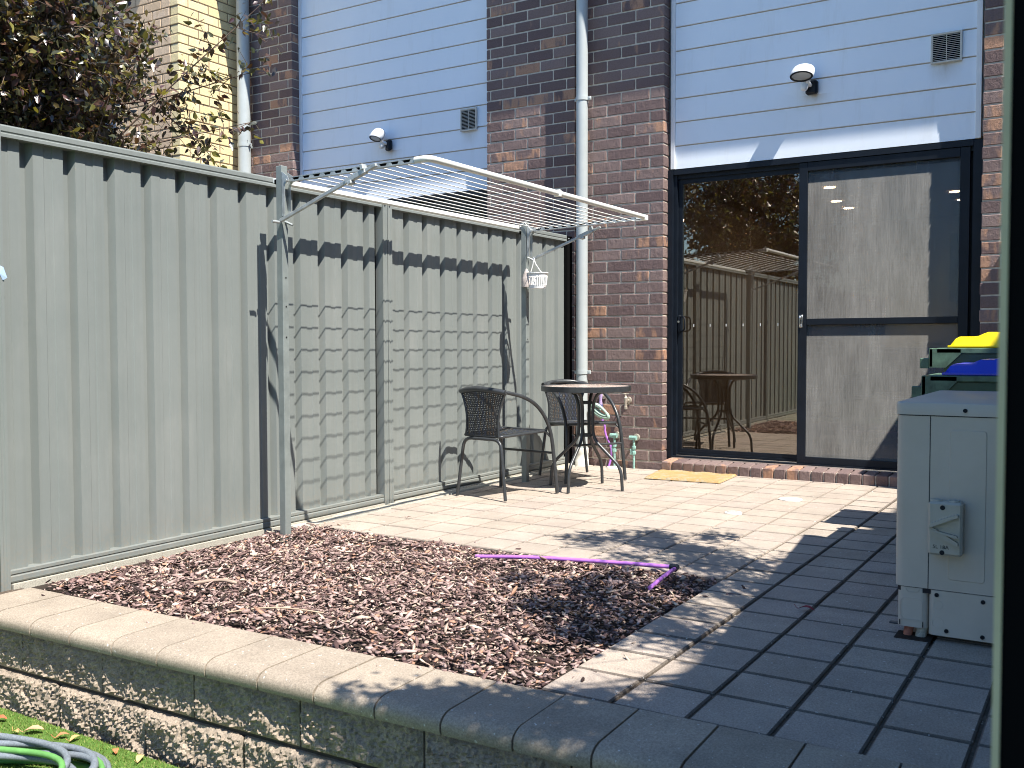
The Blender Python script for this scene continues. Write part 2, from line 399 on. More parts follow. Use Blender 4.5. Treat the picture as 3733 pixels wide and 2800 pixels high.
# ------------------------------------------------------------------ setting: ground
g = MB().add([(-400, -400, -.42), (400, -400, -.42), (400, 400, -.42), (-400, 400, -.42)], [(0, 1, 2, 3)]).build('ground', M_ground); tag(g, kind='structure')
LZ = -.345
lw = MB(); lw.box(.06, 3.46, -16, -4.93, LZ-.05, LZ); lawn = lw.build('lawn', M_turf); tag(lawn, kind='structure')
# short turf blades, nearest corner only
nb = 42000; bx = rng.uniform(.1, 1.9, nb); by = rng.uniform(-5.75, -4.93, nb); a = rng.uniform(0, 6.28, nb)
h = rng.uniform(.004, .011, nb); wd = .0016; lean = rng.uniform(-.7, .7, (nb, 2))
V = np.zeros((nb, 3, 3)); V[:, 0] = np.c_[bx-np.cos(a)*wd, by-np.sin(a)*wd, np.full(nb, LZ)]; V[:, 1] = np.c_[bx+np.cos(a)*wd, by+np.sin(a)*wd, np.full(nb, LZ)]
V[:, 2] = np.c_[bx+lean[:, 0]*h, by+lean[:, 1]*h, LZ+h]
tone = rng.uniform(.6, 1.2, (nb, 1)); cg = np.array([.25, .34, .085])*tone; dry = rng.random(nb) < .12; cg[dry] = np.array([.34, .33, .13])*tone[dry]
turf = np_mesh('grass', V.reshape(-1, 3), np.arange(nb*3).reshape(-1, 3), M_turfblade, cg); tag(turf, 'short bright green artificial turf below the retaining wall', 'grass', kind='stuff')

# paving: individual chamfered pavers in one sheet
PX, PY = .2145, .2125
pv = MB()
def paver_col():
    t = random.uniform(.95, 1.04); return (t*random.uniform(.99, 1.01), t, t*random.uniform(.98, 1.015))
ix = 0
for i in range(-14, 5):
    x0 = 2.763+PX*i; x1 = x0+PX
    if x1 < .1: continue
    for j in range(0, 22):
        y0 = -4.588+PY*j; y1 = y0+PY
        if y0 > -.03: break
        cx_, cy_ = (x0+x1)/2, (y0+y1)/2
        if cx_ < 2.34 and cy_ < -3.10: continue
        if 3.05 < cx_ < 3.25 and -3.75 < cy_ < -3.55: pass
        gx_ = .005 if cx_ > 2.3 else .0026; xa = max(x0+gx_, .09) + random.uniform(-.0008, .0012); xb = min(x1-gx_, 3.47); ya = y0+.0048+random.uniform(0, .0014); yb = min(y1-.0048, -.035)
        if cy_ < -3.10 and x0 < 2.345 < x1: xa = 2.335
        if xb-xa < .03: continue
        dz = random.uniform(-.0018, .0012)
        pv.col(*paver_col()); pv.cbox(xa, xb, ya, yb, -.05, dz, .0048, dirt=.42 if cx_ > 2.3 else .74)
paving = pv.build('paving', M_paver); tag(paving, kind='structure')
js = MB(); js.box(2.335, 3.47, -4.60, -3.08, -.09, -.009); js.box(.09, 3.47, -3.08, -.01, -.09, -.009)
tag(js.build('paving_joints', M_joint), kind='structure')
tag(MB().box(-.0, 2.40, -4.64, -3.08, -.30, -.028).build('planter_soil', M_soil), kind='structure')
tag(MB().box(.0, 3.47, -4.62, -.0, -.41, -.092).build('patio_base', M_soil), kind='structure')

# mulch chips
nc = 24000
mx_ = rng.uniform(.10, 2.335, nc); my_ = rng.uniform(-4.63, -3.095, nc)
sp = rng.random(nc) < .011; mx_[sp] = np.where(rng.random(sp.sum()) < .5, rng.uniform(2.33, 2.46, sp.sum()), mx_[sp]); my_[sp] = np.where(mx_[sp] > 2.33, my_[sp], np.where(rng.random(sp.sum()) < .6, rng.uniform(-3.09, -2.98, sp.sum()), rng.uniform(-4.74, -4.63, sp.sum())))
def mound(x, y):
    e = np.minimum.reduce([(x-.08)*1.0, (2.345-x), (-3.085-y), (y+4.66)])
    e = np.where(e < -.0, .06, e)
    return -.022+.030*np.clip(e/.16, 0, 1)+.012*np.sin(x*9+1.3*np.cos(y*7))*np.cos(y*11+x*3)*np.clip(e/.2, 0, 1)+.03*np.clip((.30-x)/.25, 0, 1)
mz_ = mound(mx_, my_)+rng.uniform(-.006, .010, nc)
L = np.exp(rng.normal(-4.32, .55, nc)); L = np.clip(L, .005, .055)*1.0; big = rng.random(nc) < .012; L[big] = rng.uniform(.04, .075, big.sum())
Wd = np.clip(L*rng.uniform(.16, .85, nc), .0025, .014); T = np.clip(Wd*.3, .001, .003)
th = rng.uniform(0, 2*np.pi, nc); tilt = rng.normal(0, .28, nc); roll = rng.normal(0, .5, nc)
dx = np.c_[np.cos(th)*np.cos(tilt), np.sin(th)*np.cos(tilt), np.sin(tilt)]
up = np.tile([0, 0, 1.0], (nc, 1)); dy = np.cross(up, dx); dy /= np.linalg.norm(dy, axis=1)[:, None]; dzv = np.cross(dx, dy)
cr, sr = np.cos(roll)[:, None], np.sin(roll)[:, None]; dy2 = dy*cr+dzv*sr; dz2 = -dy*sr+dzv*cr
C0 = np.c_[mx_, my_, mz_+L*np.abs(np.sin(tilt))*.3]
bend = rng.uniform(-.12, .22, nc)
VV = np.zeros((nc, 12, 3)); k = 0
for t_, wf in ((-.5, .55), (0, 1.0), (.5, .4)):
    for sy, sz in ((-1, -1), (1, -1), (1, 1), (-1, 1)):
        jit = rng.uniform(.7, 1.3, (nc, 1))
        VV[:, k] = C0+dx*(L*t_)[:, None]+dy2*(Wd*wf*sy*.5)[:, None]*jit+dz2*(T*sz*.5+(bend*L*(abs(t_)*-1+.25)))[:, None]; k += 1
fc = []
for s_ in (0, 4):
    for k in range(4): fc.append((s_+k, s_+(k+1) % 4, s_+4+(k+1) % 4, s_+4+k))
fc += [(3, 2, 1, 0), (8, 9, 10, 11)]
FF = (np.array(fc)[None]+np.arange(nc)[:, None, None]*12).reshape(-1, 4)
pal = np.array([(.13, .08, .075), (.26, .165, .15), (.42, .29, .26), (.56, .41, .37), (.70, .53, .42), (.84, .70, .54), (.06, .04, .038), (.56, .32, .22)])
pc = pal[rng.choice(len(pal), nc, p=[.14, .18, .23, .19, .11, .04, .06, .05])]*rng.uniform(.68, 1.05, (nc, 1))
mulch = np_mesh('mulch', VV.reshape(-1, 3), FF, M_chip, np.repeat(pc, 10, axis=0)); tag(mulch, 'plum brown bark chip mulch filling the raised garden bed', 'mulch', kind='stuff')
# a few larger sticks
def stick(name, label, pts, r, c):
    m = MB().col(*c); m.tube(bez(pts, 4), r, 6); o = m.build(name, M_chip, smooth=60); tag(o, label, 'stick'); return o
stick('stick', 'long thin pale stick lying on the mulch near the coping', [(1.05, -4.55, .018), (1.13, -4.47, .026), (1.22, -4.42, .026), (1.34, -4.38, .018)], .0028, (.62, .46, .33))
stick('stick', 'chunky pale brown stick on the mulch near its left end', [(.62, -4.33, .02), (.70, -4.27, .03), (.77, -4.25, .022)], [.007]*8+[.005], (.50, .38, .30))

# ------------------------------------------------------------------ retaining wall (thing)
rw = thing('retaining_wall', 'low split face block retaining wall with rounded coping stones', 'retaining wall', (2.4, -4.60, 0), R(1.55))
cp = MB()
def cop_prof():
    pts = [(-.0, -.055), (-.0, 0)]  # inner bottom/top : y=0 inner edge
    pts += [(-.235, 0)]
    for k in range(1, 9):
        a_ = math.pi/2*k/8; pts.append((-.235-.052*math.sin(a_), -.030+.030*math.cos(a_)))
    pts += [(-.287, -.044), (-.282, -.055)]
    return pts
prof = cop_prof()
for i in range(-12, 7):
    x0 = (2.636-2.4)+.2145*i+.003; x1 = x0+.2145-.006
    t = random.uniform(.9, 1.05); cp.col(t, t*.99, t*.97)
    dz = random.uniform(-.001, .0015)
    cp.prism(prof, x0, x1, lambda p, a_, dz=dz: (a_, p[0], p[1]+dz+.001))
cop = cp.build('coping', M_coping, rw, smooth=50)
jm = MB().box(-2.4, 1.15, -.238, -.004, -.05, -.006); jm.build('coping_joint', M_joint, rw)
bl = MB()
def block(x0, x1, z0, z1, yb, seed):
    nx, nz = int((x1-x0)/.0052), int((z1-z0)/.0052); vs = []; fs = []
    for j in range(nz+1):
        for i in range(nx+1):
            u, v = i/nx, j/nz; x = x0+(x1-x0)*u; z = z0+(z1-z0)*v
            e = min(u*(x1-x0), (1-u)*(x1-x0), v*(z1-z0), (1-v)*(z1-z0))
            P_ = Vector((x*1.0, seed*3.7, z))
            d = .22*noise.fractal(P_*22, 1.0, 2.0, 3)+.25*noise.noise(P_*7)+.55*abs(noise.noise(P_*75))+.35*noise.noise(P_*120)
            d2 = (noise.noise(Vector((x*8+z*9, seed, z*3)))>.1)*.007
            y = yb-(.004+.028*d)*min(1, e/.010)-d2*min(1, e/.02)+.004
            vs.append((x, y, z))
    for j in range(nz):
        for i in range(nx):
            a_ = j*(nx+1)+i; fs.append((a_, a_+1, a_+nx+2, a_+nx+1))
    n0 = len(vs)
    ring = [0, nx, (nz+1)*(nx+1)-1, nz*(nx+1)]
    for r_ in ring: x, y, z = vs[r_]; vs.append((x, yb+.18, z))
    # side returns so the block has thickness
    for i in range(nx): fs.append((i+1, i, n0, n0+1) if i == nx//2 else (i+1, i, n0)) ; fs.append((nz*(nx+1)+i, nz*(nx+1)+i+1, n0+3))
    for j in range(nz): fs.append((j*(nx+1), (j+1)*(nx+1), n0)); fs.append(((j+1)*(nx+1)+nx, j*(nx+1)+nx, n0+1))
    bl.add(vs, fs)
    bl.box(x0+.001, x1-.001, yb+.03, yb+.15, z0+.001, z1-.001)
sd_ = 1
for r_, (z0, z1, off, yb) in enumerate(((-.203, -.062, .0, -.254), (-.395, -.215, .2175, -.262))):
    for i in range(-7, 4):
        xa = (1.264-2.4)+.435*i+off; xb = xa+.435-.007
        if xb < -2.42 or xa > 1.1: continue
        block(xa, xb, z0, z1, yb, sd_); sd_ += 1
blo = bl.build('wall_block', M_block, rw, fixn=False); smooth_fn(blo.data, 28)
MB().box(-2.42, 1.1, -.245, -.02, -.42, -.058).build('block_core', M_blockjoint, rw)

# ------------------------------------------------------------------ fence
def sheet_profile(y0, y1, ph):
    """points (y, x) of ribbed steel sheet, period .188, pan start at ph"""
    P = .188; pts = []; k = math.floor((y0-ph)/P)-1
    tmpl = [(0, 0), (.046, 0), (.049, -.0028), (.083, -.0028), (.086, 0), (.132, 0), (.136, -.031), (.172, -.031), (.188, 0)]
    out = []
    while ph+k*P < y1+P:
        for (a_, d) in tmpl[:-1]:
            out.append((ph+k*P+a_, d))
        k += 1
    res = []
    for i in range(len(out)-1):
        (a0, d0), (a1, d1) = out[i], out[i+1]
        if a1 <= y0 or a0 >= y1: continue
        if not res: res.append((max(a0, y0), d0+(d1-d0)*max(0, (y0-a0)/(a1-a0))))
        if a1 > y1: res.append((y1, d0+(d1-d0)*(y1-a0)/(a1-a0)))
        else: res.append((a1, d1))
    return res
def sheet(mb, prof, X, z0, z1, nx):
    vs = [(X+nx*d, y, z) for (y, d) in prof for z in (z0, z1)]+[(X+nx*(d-.0012), y, z) for (y, d) in prof for z in (z0, z1)]
    n = len(prof); fs = []
    for i in range(n-1):
        fs.append((2*i, 2*i+2, 2*i+3, 2*i+1)); b_ = 2*n; fs.append((b_+2*i, b_+2*i+1, b_+2*i+3, b_+2*i+2))
    mb.add(vs, fs)
RAILP = [(0, 0), (.0, .012), (-.003, .015), (-.003, .019), (0, .023), (0, .041), (-.003, .047), (-.060, .047), (-.060, 0)]
def rail(mb, X, y0, y1, z, nx, scale=1.0, flip=False):
    pr = [(p[0], (.047-p[1] if flip else p[1])*scale) for p in RAILP]
    mb.prism(pr, y0, y1, lambda p, a_: (X+nx*p[0], a_, z+p[1]))
def post_mb(X, y0, y1, z0, z1, nx):
    m = MB(); ym = (y0+y1)/2
    for a_, b_ in ((y0, ym-.0025), (ym+.0025, y1)):
        w_ = b_-a_
        pr = [(0, a_), (0, a_+w_*.30), (-.004, a_+w_*.38), (-.004, a_+w_*.62), (0, a_+w_*.70), (0, b_), (-.062, b_), (-.062, a_)]
        m.prism(pr, z0, z1, lambda p, h_: (X+nx*(p[0]+.004), p[1], h_))
    m.box(min(X-nx*.055, X-nx*.01), max(X-nx*.055, X-nx*.01), ym-.003, ym+.003, z0, z1)
    return m
def fence_run(label, X, nx, posts, ph, ztop=1.76, zb=.018, group=None, loc=None, dark_end=True):
    root = thing('steel_fence', label, 'fence', (0, 0, 0))
    for i in range(len(posts)-1):
        a_, b_ = posts[i][1], posts[i+1][0]
        m = MB(); sheet(m, sheet_profile(a_+.004, b_-.036 if not posts[i+1][2] else b_-.004, ph), X-nx*.027, zb+.02, ztop+.03, nx)
        m.build('sheet', M_fence, root, fixn=False)
        gx = sorted((X-nx*.058, X-nx*.052)); MB().box(gx[0], gx[1], b_-.05, b_, zb+.03, ztop+.03).build('gap_shade', M_blackdark, root)  # black strip painting in the shade of the gap between sheet and post
        m = MB(); rail(m, X, a_+.001, b_-.003, ztop, nx); m.build('top_rail', M_fence, root)
        m = MB(); rail(m, X, a_+.001, b_-.003, zb, nx, flip=True); m.build('bottom_rail', M_fence, root)
    for (a_, b_, dk) in posts:
        o = post_mb(X, a_, b_, -.10, ztop+.043, nx).build('post', M_blackdark if dk else M_fence, root)  # end post coloured black for the shade it stands in
        m = MB()
        for zz in (ztop+.022,):
            for yy in (a_+(b_-a_)*.25, a_+(b_-a_)*.75): m.lathe([(0, .006), (.004, .005), (.0055, .002), (.0055, 0)], n=10, M=Matrix.Translation((X+nx*.004, yy, zz)) @ Matrix.Rotation(math.pi/2*nx, 4, 'Y'))
        m.pieces('screw', M_galv, o)
    return root
W_ = .088
lf = fence_run('grey green ribbed steel fence on the left of the yard', 0.0, 1, [(-11.90, -11.812, False), (-9.50, -9.412, False), (-7.105, -7.017, False), (-4.790, -4.706, False), (-2.402, -2.316, False), (-.135, -.06, True)], -2.302)
# concrete plinth under the left fence
pl = MB()
pl.box(-.045, .012, -4.70, -2.41, -.16, .014); pl.box(-.045, .012, -2.31, -.06, -.16, .012); pl.box(-.05, -.004, -2.41, -2.31, -.16, -.035)
pl.box(-.05, .006, -12, -4.80, -.42, .012)
pl.build('plinth', M_sleeper, lf)
hb = MB(); 
ys = np.linspace(-3.2, -.02, 40); 
for i in range(len(ys)-1):
    xo = .083+.006*math.sin(ys[i]*5); hb.prism([(.012, -.03), (.012, .006+.004*math.sin(ys[i]*13)), (xo-.012, .003), (xo, -.02)], ys[i], ys[i+1]+.0005, lambda p, a_: (p[0], a_, p[1]))
hb.build('mortar_haunch', M_sleeper, lf)
MB().box(.0, .11, -4.66, -3.15, -.2, -.012).build('haunch_footing', M_soil, lf)
# right-hand fence
rf = fence_run('ribbed steel fence behind the air conditioner on the right', 3.52, -1, [(-5.10, -5.02, False), (-2.46, -2.38, False)], -2.302, 1.81)
th7 = R(7.0); pvx, pvy = 3.52, -2.86; rf.rotation_euler.z = th7; rf.location = (3.515-(pvx*math.cos(th7)-pvy*math.sin(th7)), pvy-(pvx*math.sin(th7)+pvy*math.cos(th7)), 0)
MB().box(3.50, 3.56, -5.08, -2.4, -.42, .015).build('plinth', M_sleeper, rf)
wn = thing('shadow_wall', 'unseen short brick wall added to shade the house right corner', 'wall', (3.56, 0, 0))

# ------------------------------------------------------------------ brick walls
Z0 = .055; CO = .086
def brick_wall(parent, mat_b, mat_m, x0, x1, z0, z1, ph_long, endr=False, endl=False, depth=.11, plane='y', at=0.0, sgn=-1, length=.24, orange=.24, bname='brickwork', proud=.0):
    """bricks on plane y=at (facing -Y) or x=at (facing +X with coordinate along y). ph_long: a joint position of the even courses"""
    mb = MB(); k0 = math.floor((z0-Z0)/CO)
    J = .010
    for k in range(k0, math.ceil((z1-Z0)/CO)+1):
        za, zb = Z0+k*CO+J/2, Z0+(k+1)*CO-J/2
        if zb > z1+.05 or za < z0-.09: continue
        za = max(za, z0)
        if zb-za < .02: continue
        j0 = ph_long+(0 if k % 2 == 0 else length/2)
        i = math.floor((x0-j0)/length)-1
        while j0+i*length < x1:
            a_, b_ = j0+i*length+J/2, j0+(i+1)*length-J/2; i += 1
            a_, b_ = max(a_, x0), min(b_, x1)
            if b_-a_ < .03: continue
            tone = random.random()**1.3; org = random.random() if random.random() < orange else random.random()*.25
            mb.col(tone, org, random.random())
            pr = random.uniform(-.0015, .0015)+proud; j = random.uniform(-.0012, .0012)
            if plane == 'y': mb.cbox(a_, b_, at-pr, at+depth, za+j, zb+j, .0045)
            else: mb.cbox(at-depth, at+pr, a_, b_, za+j, zb+j, .0045)
    o = mb.build(bname, mat_b, parent, fixn=False)
    rec = .005
    m = MB()
    if plane == 'y': m.box(x0+.006, x1-.006, at+rec, at+depth-.004, z0, z1)
    else: m.box(at-depth+.004, at-rec, x0+.006, x1-.006, z0, z1)
    m.build('mortar', mat_m, o)
    return o
# even-course index at the row whose corner brick is long: row centre Z0w-1.5*CO = 3.409-.129=3.280 -> k
kk = math.floor((3.280-Z0)/CO); base_long = .7535-.235
ph = base_long if kk % 2 == 0 else base_long+.12
TOP = 5.15
ha = thing('brick_house', 'plum brick townhouse with white cladding and the glass sliding door', 'house', (0, 0, 0))
hbd = thing('brick_house', 'neighbouring plum brick townhouse seen above the left fence', 'house', (-3, 0, 0))
hbd.location = (0, 0, 0)
brick_wall(ha, M_brick, M_mortar, .002, .7535, -.02, 4.4, ph)
brick_wall(hbd, M_brick, M_mortar, -.838, -.002, -.02, 4.4, ph)
brick_wall(hbd, M_brick, M_mortar, -3.72, -3.052, 1.2, 4.6, ph-.03)
brick_wall(ha, M_brick, M_mortar, 2.925, 3.75, -.02, 4.2, 2.925+.12, orange=.6)
MB().box(-.838, .7535, .012, .25, 4.4, TOP).build('upper_wall', M_mortar, ha)
MB().box(2.93, 3.75, .012, .25, 4.2, TOP).build('upper_wall', M_mortar, ha)
MB().box(-3.72, -3.052, .012, .25, 4.6, TOP).build('upper_wall', M_mortar, hbd)
# rowlock sill under the door
sl = MB(); x = .770; 
while x < 2.93:
    sl.col(random.random(), .9 if random.random() < .3 else .1, random.random())
    Mr = Matrix.Translation((x, -.072, -.005)) @ Matrix.Rotation(R(4), 4, 'X')
    sl.cbox(.005, .081, 0, .24, -.03, .076, .006, Mr); x += .086
sil = sl.build('door_sill', M_brick, ha, fixn=False)
MB().box(.785, 2.93, -.058, .17, -.02, .064).build('mortar', M_mortar, sil)
# unseen wall added to cast the diagonal shadow on pier and door
brick_wall(wn, M_brick, M_mortar, 0, .23, -.02, 2.40, .12, bname='brickwork')
for c in wn.children: c.location = (0, -.53, 0)
MB().box(.005, .225, -.42, 0, -.02, 2.40).build('core', M_mortar, wn)

def cladding(parent, x0, x1, zb, zt, pitch, yf=.10, tr=.034):
    m = MB(); z = zb
    while z < zt:
        z1 = z+pitch
        # board: bottom edge proud, top tucked
        m.prism([(yf-.004, z+.0005), (yf+.004, z1-.008), (yf+.02, z1-.008), (yf+.02, z+.0005)], x0+tr, x1-tr, lambda p, a_: (a_, p[0], p[1]))
        z = z1
    o = m.build('cladding', M_clad, parent)
    g_ = MB().box(x0+tr-.01, x1-tr+.01, yf+.009, yf+.05, zb, zt).build('cladding_backing', M_groove, parent)
    t = MB(); t.cbox(x0, x0+tr, yf-.014, yf+.03, zb, zt, .002); t.cbox(x1-tr, x1, yf-.014, yf+.03, zb, zt, .002); t.pieces('corner_trim', M_trim, parent)
cladding(ha, .772, 2.908, 2.278, TOP, .1775)
cladding(hbd, -3.05, -.842, 2.272, TOP, .1805)
MB().box(-3.05, 3.7, .16, .30, 2.30, TOP).build('upper_backing', M_soffit, ha)
# eaves and roof
MB().box(-3.72, 0, -.47, .3, TOP, TOP+.18).build('eave', M_soffit, hbd)
MB().box(0.002, 7.0, -.47, .3, TOP, TOP+.18).build('eave', M_soffit, ha)
def roof(parent, xa, xb):
    MB().prism([(-.47, TOP+.185), (8.5, TOP+.185), (4, TOP+1.7)], xa, xb, lambda p, a_: (a_, p[0], p[1])).build('roof', M_roof, parent)
roof(hbd, -3.72, -.002); roof(ha, .002, 7.0)
# house bodies (rooms): walls, floor, ceiling
def room(parent, x0, x1, y1, zf, zc):
    m = MB(); t = .08
    m.box(x0-t, x0, .20, y1, zf, zc); m.box(x1, x1+t, .20, y1, zf, zc); m.box(x0-t, x1+t, y1, y1+t, zf, zc)
    m.build('room_wall', M_room, parent)
    MB().box(x0-t, x1+t, .20, y1+t, zf-.05, zf).build('room_floor', M_floor, parent)
    MB().box(x0-t, x1+t, .20, y1+t, zc, zc+.05).build('room_ceiling', M_ceil, parent)
room(ha, .2, 3.75, 5.2, .07, 2.40); room(hbd, -3.6, -.2, 4.0, .07, 2.40)
for j, (x, y) in enumerate([(1.40, 2.35), (1.24, 3.278), (1.227, 3.863), (2.346, 3.243), (2.338, 3.867)]):
    m = MB().lathe([(0, 0), (.052, 0), (.052, .004)], (x, y, 2.392), 20); o = m.build('downlight', M_down); tag(o, ['warm round downlight, nearest on the ceiling behind the screen door', 'warm round downlight in the middle of the left trio indoors', 'warm round downlight farthest back in the left trio indoors', 'warm round downlight, nearer of the pair at the right indoors', 'warm round downlight, farther of the pair at the right indoors'][j], 'downlight', 'ceiling downlights seen through the door')
# furniture silhouettes indoors
sf = thing('sofa', 'dark sofa standing inside behind the sliding door', 'sofa', (2.35, 2.6, .07))
MB().cbox(-.7, .7, -.35, .45, .1, .42, .03).build('seat', M_sofa, sf); MB().cbox(-.72, .72, .3, .5, .1, .85, .05).build('backrest', M_sofa, sf)
MB().cbox(-.82, -.7, -.35, .5, .1, .6, .03).build('armrest', M_sofa, sf); MB().cbox(.7, .82, -.35, .5, .1, .6, .03).build('armrest', M_sofa, sf)
cb = thing('kitchen_cabinet', 'dark wall cabinet along the back wall indoors', 'cabinet', (2.6, 4.9, .07))
MB().cbox(-.9, .9, -.3, .28, 0, .9, .01).build('carcass', M_sofa, cb); MB().cbox(-.92, .92, -.33, .3, .903, .94, .004).build('benchtop', M_room, cb); MB().cbox(-.5, .9, -.1, .28, 1.35, 2.1, .01).build('overhead_cabinet', M_sofa, cb)

# ------------------------------------------------------------------ sliding door
dr = MB()
# outer frame
dr.box(.776, .812, .0, .115, .085, 2.272); dr.box(.812, .838, .03, .115, .085, 2.272); dr.box(2.885, 2.944, .02, .115, .085, 2.272)
dr.box(.812, 2.885, .012, .115, 2.235, 2.272); dr.box(.812, 2.885, .045, .115, 2.205, 2.235)
dr.box(.812, 2.885, .005, .115, .078, .100); dr.box(.838, 2.885, .050, .058, .100, .122); dr.box(.838, 2.885, .085, .115, .100, .112)
door = dr.build('sliding_door', M_black, ha); door.location = (-.020, .078, 0)
tk = MB(); tk.box(.815, 2.883, -.004, .003, .080, .090); tk.box(.84, 2.883, .030, .034, .101, .106); tk.build('door_track', M_chrome, door)
lp = MB() # left sliding glass panel
lp.box(.838, .870, .062, .096, .108, 2.215); lp.box(1.752, 1.812, .060, .096, .108, 2.215); lp.box(.870, 1.752, .062, .096, .108, .152); lp.box(.870, 1.752, .062, .096, 2.17, 2.215)
lpo = lp.build('glass_panel_frame', M_black, door)
MB().box(.871, 1.751, .078, .083, .153, 2.169).build('glass_pane', M_glass, door)
rp = MB(); rp.box(1.76, 1.82, .100, .125, .108, 2.215); rp.box(2.82, 2.885, .100, .125, .108, 2.215); rp.box(1.82, 2.82, .100, .125, .108, .16); rp.box(1.82, 2.82, .100, .125, 2.16, 2.215); rp.build('fixed_panel_frame', M_black, door)
MB().box(1.821, 2.819, .110, .115, .161, 2.159).build('glass_pane', M_glass, door)
sn = MB() # screen door
sn.cbox(1.762, 1.822, .020, .046, .100, 2.232, .002); sn.cbox(2.808, 2.868, .020, .046, .100, 2.232, .002)
sn.cbox(1.822, 2.808, .020, .046, .100, .150, .002); sn.cbox(1.822, 2.808, .020, .046, 2.172, 2.232, .002); sn.cbox(1.822, 2.808, .021, .037, 1.088, 1.132, .002)
sno = sn.build('screen_door_frame', M_black, door)
MB().box(1.822, 2.808, .0375, .0385, .150, 2.172).build('fly_screen', M_screen, door)
hd = MB(); hd.cbox(.842, .866, .040, .064, 1.045, 1.175, .004); hd.tube(fillet([(.866, .045, 1.165), (.905, .02, 1.16), (.908, .02, 1.06), (.866, .045, 1.05)], .03), .006, 8)
hd.build('door_handle', M_black, door, smooth=40)
hl = MB(); hl.lathe([(0, .006), (.009, .006), (.009, 0)], n=14, M=Matrix.Translation((.851, .04, 1.125)) @ Matrix.Rotation(R(90), 4, 'X')); hl.build('door_lock', M_chrome, door)
h2 = MB(); h2.tube(fillet([(1.785, .012, 1.15), (1.785, -.012, 1.145), (1.785, -.012, 1.085), (1.785, .012, 1.08)], .012), .006, 8); h2.cbox(1.772, 1.80, .006, .014, 1.07, 1.16, .003); h2.build('screen_handle', M_chrome, door, smooth=40)
dots = MB()
for x in (.955, 1.085, 1.21, 1.34, 1.47, 1.60): dots.box(x, x+.006, .0775, .0779, 1.085, 1.105)
dots.pieces('safety_marking', M_cord, door)

# neighbour window
wf = MB(); wf.box(-3.04, -2.99, .03, .11, .9, 2.265); wf.box(-.895, -.845, .03, .11, .9, 2.265); wf.box(-2.99, -.895, .03, .11, 2.215, 2.265); wf.box(-2.99, -.895, .03, .11, .9, .95); wf.box(-1.96, -1.91, .04, .10, .95, 2.215)
win = wf.build('window', M_black, hbd); MB().box(-2.99, -.895, .07, .075, .95, 2.215).build('pane', M_wglass, win)
MB().box(-3.04, -.845, .03, .2, 0, .9).build('lower_wall', M_mortar, hbd)
ct = MB(); pts = [(-1.45+.62*t/60, .26+.022*math.sin(t*.9)) for t in range(61)]
ct.add([(x, y, z) for (x, y) in pts for z in (.3, 2.02)], [(2*i, 2*i+2, 2*i+3, 2*i+1) for i in range(60)]); ct.build('curtain', M_curtain, hbd, smooth=60)

# yellow house
yh = thing('brick_house', 'cream yellow brick house behind the bronze leaved tree', 'house', (0, 0, 0))
brick_wall(yh, M_ybrick, M_ymortar, -.748, .4, 1.2, 4.9, -.748+.24, plane='x', at=-3.75, orange=.2, bname='side_wall')
brick_wall(yh, M_ybrick2, M_ymortar, -4.68, -3.862, 1.2, 4.9, -3.75-.12, at=-.748, orange=.2, bname='front_wall')
MB().box(-9, -4.68, -.45, -.2, -.4, TOP).build('side_cladding', M_greyclad, yh)
gl = MB()
for i in range(20): gl.box(-9, -4.68, -.462, -.44, 1.0+i*.2, 1.005+i*.2)
gl.build('cladding_joint', M_roof, yh)
MB().box(-9, -3.75, -1.35, .3, TOP-.02, TOP+.15).build('eave', M_soffit, yh)
MB().prism([(-1.35, TOP+.15), (8, TOP+.15), (3.5, TOP+1.6)], -9, -3.74, lambda p, a_: (a_, p[0], p[1])).build('roof', M_roof, yh)
MB().box(-9, -3.862, -.2, .3, -.4, TOP-.03).build('core', M_ymortar, yh)

# ------------------------------------------------------------------ downpipes
def pipe(name, label, x, y, r, z0, z1, straps):
    t = thing(name, label, 'downpipe', (x, y, 0))
    m = MB(); m.lathe([(r, z0), (r, z1)], n=28); m.build('pipe', M_pvcgrey, t, smooth=40)
    for z in straps:
        s_ = MB(); s_.lathe([(r+.001, z-.014), (r+.005, z-.014), (r+.005, z+.014), (r+.001, z+.014)], n=28)
        s_.cbox(r+.003, r+.030, -.005, .012, z-.014, z+.014, .002); s_.cbox(-r-.02, -r-.003, -.003, .010, z-.012, z+.012, .002); s_.box(-.012, .012, r, abs(y)-.001, z-.012, z+.012)
        s_.lathe([(0, .006), (.006, .006), (.006, 0)], n=8, M=Matrix.Translation((r+.019, -.005, z)) @ Matrix.Rotation(R(90), 4, 'X'))
        s_.build('strap', M_pvcgrey, t, smooth=40)
    return t
p1 = pipe('downpipe', 'grey round downpipe with white base socket beside the fence', .105, -.085, .0455, .115, TOP, (2.86, .735))
m = MB(); m.lathe([(.047, .14), (.054, .138), (.055, .10), (.052, .092), (.052, .05), (.055, .045), (.056, -.02)], n=28); m.build('base_socket', M_pvcwhite, p1, smooth=40)
p2 = pipe('downpipe', 'grey round downpipe between cream house and plum brick column', -3.60, -.10, .062, .3, TOP, (2.90,))

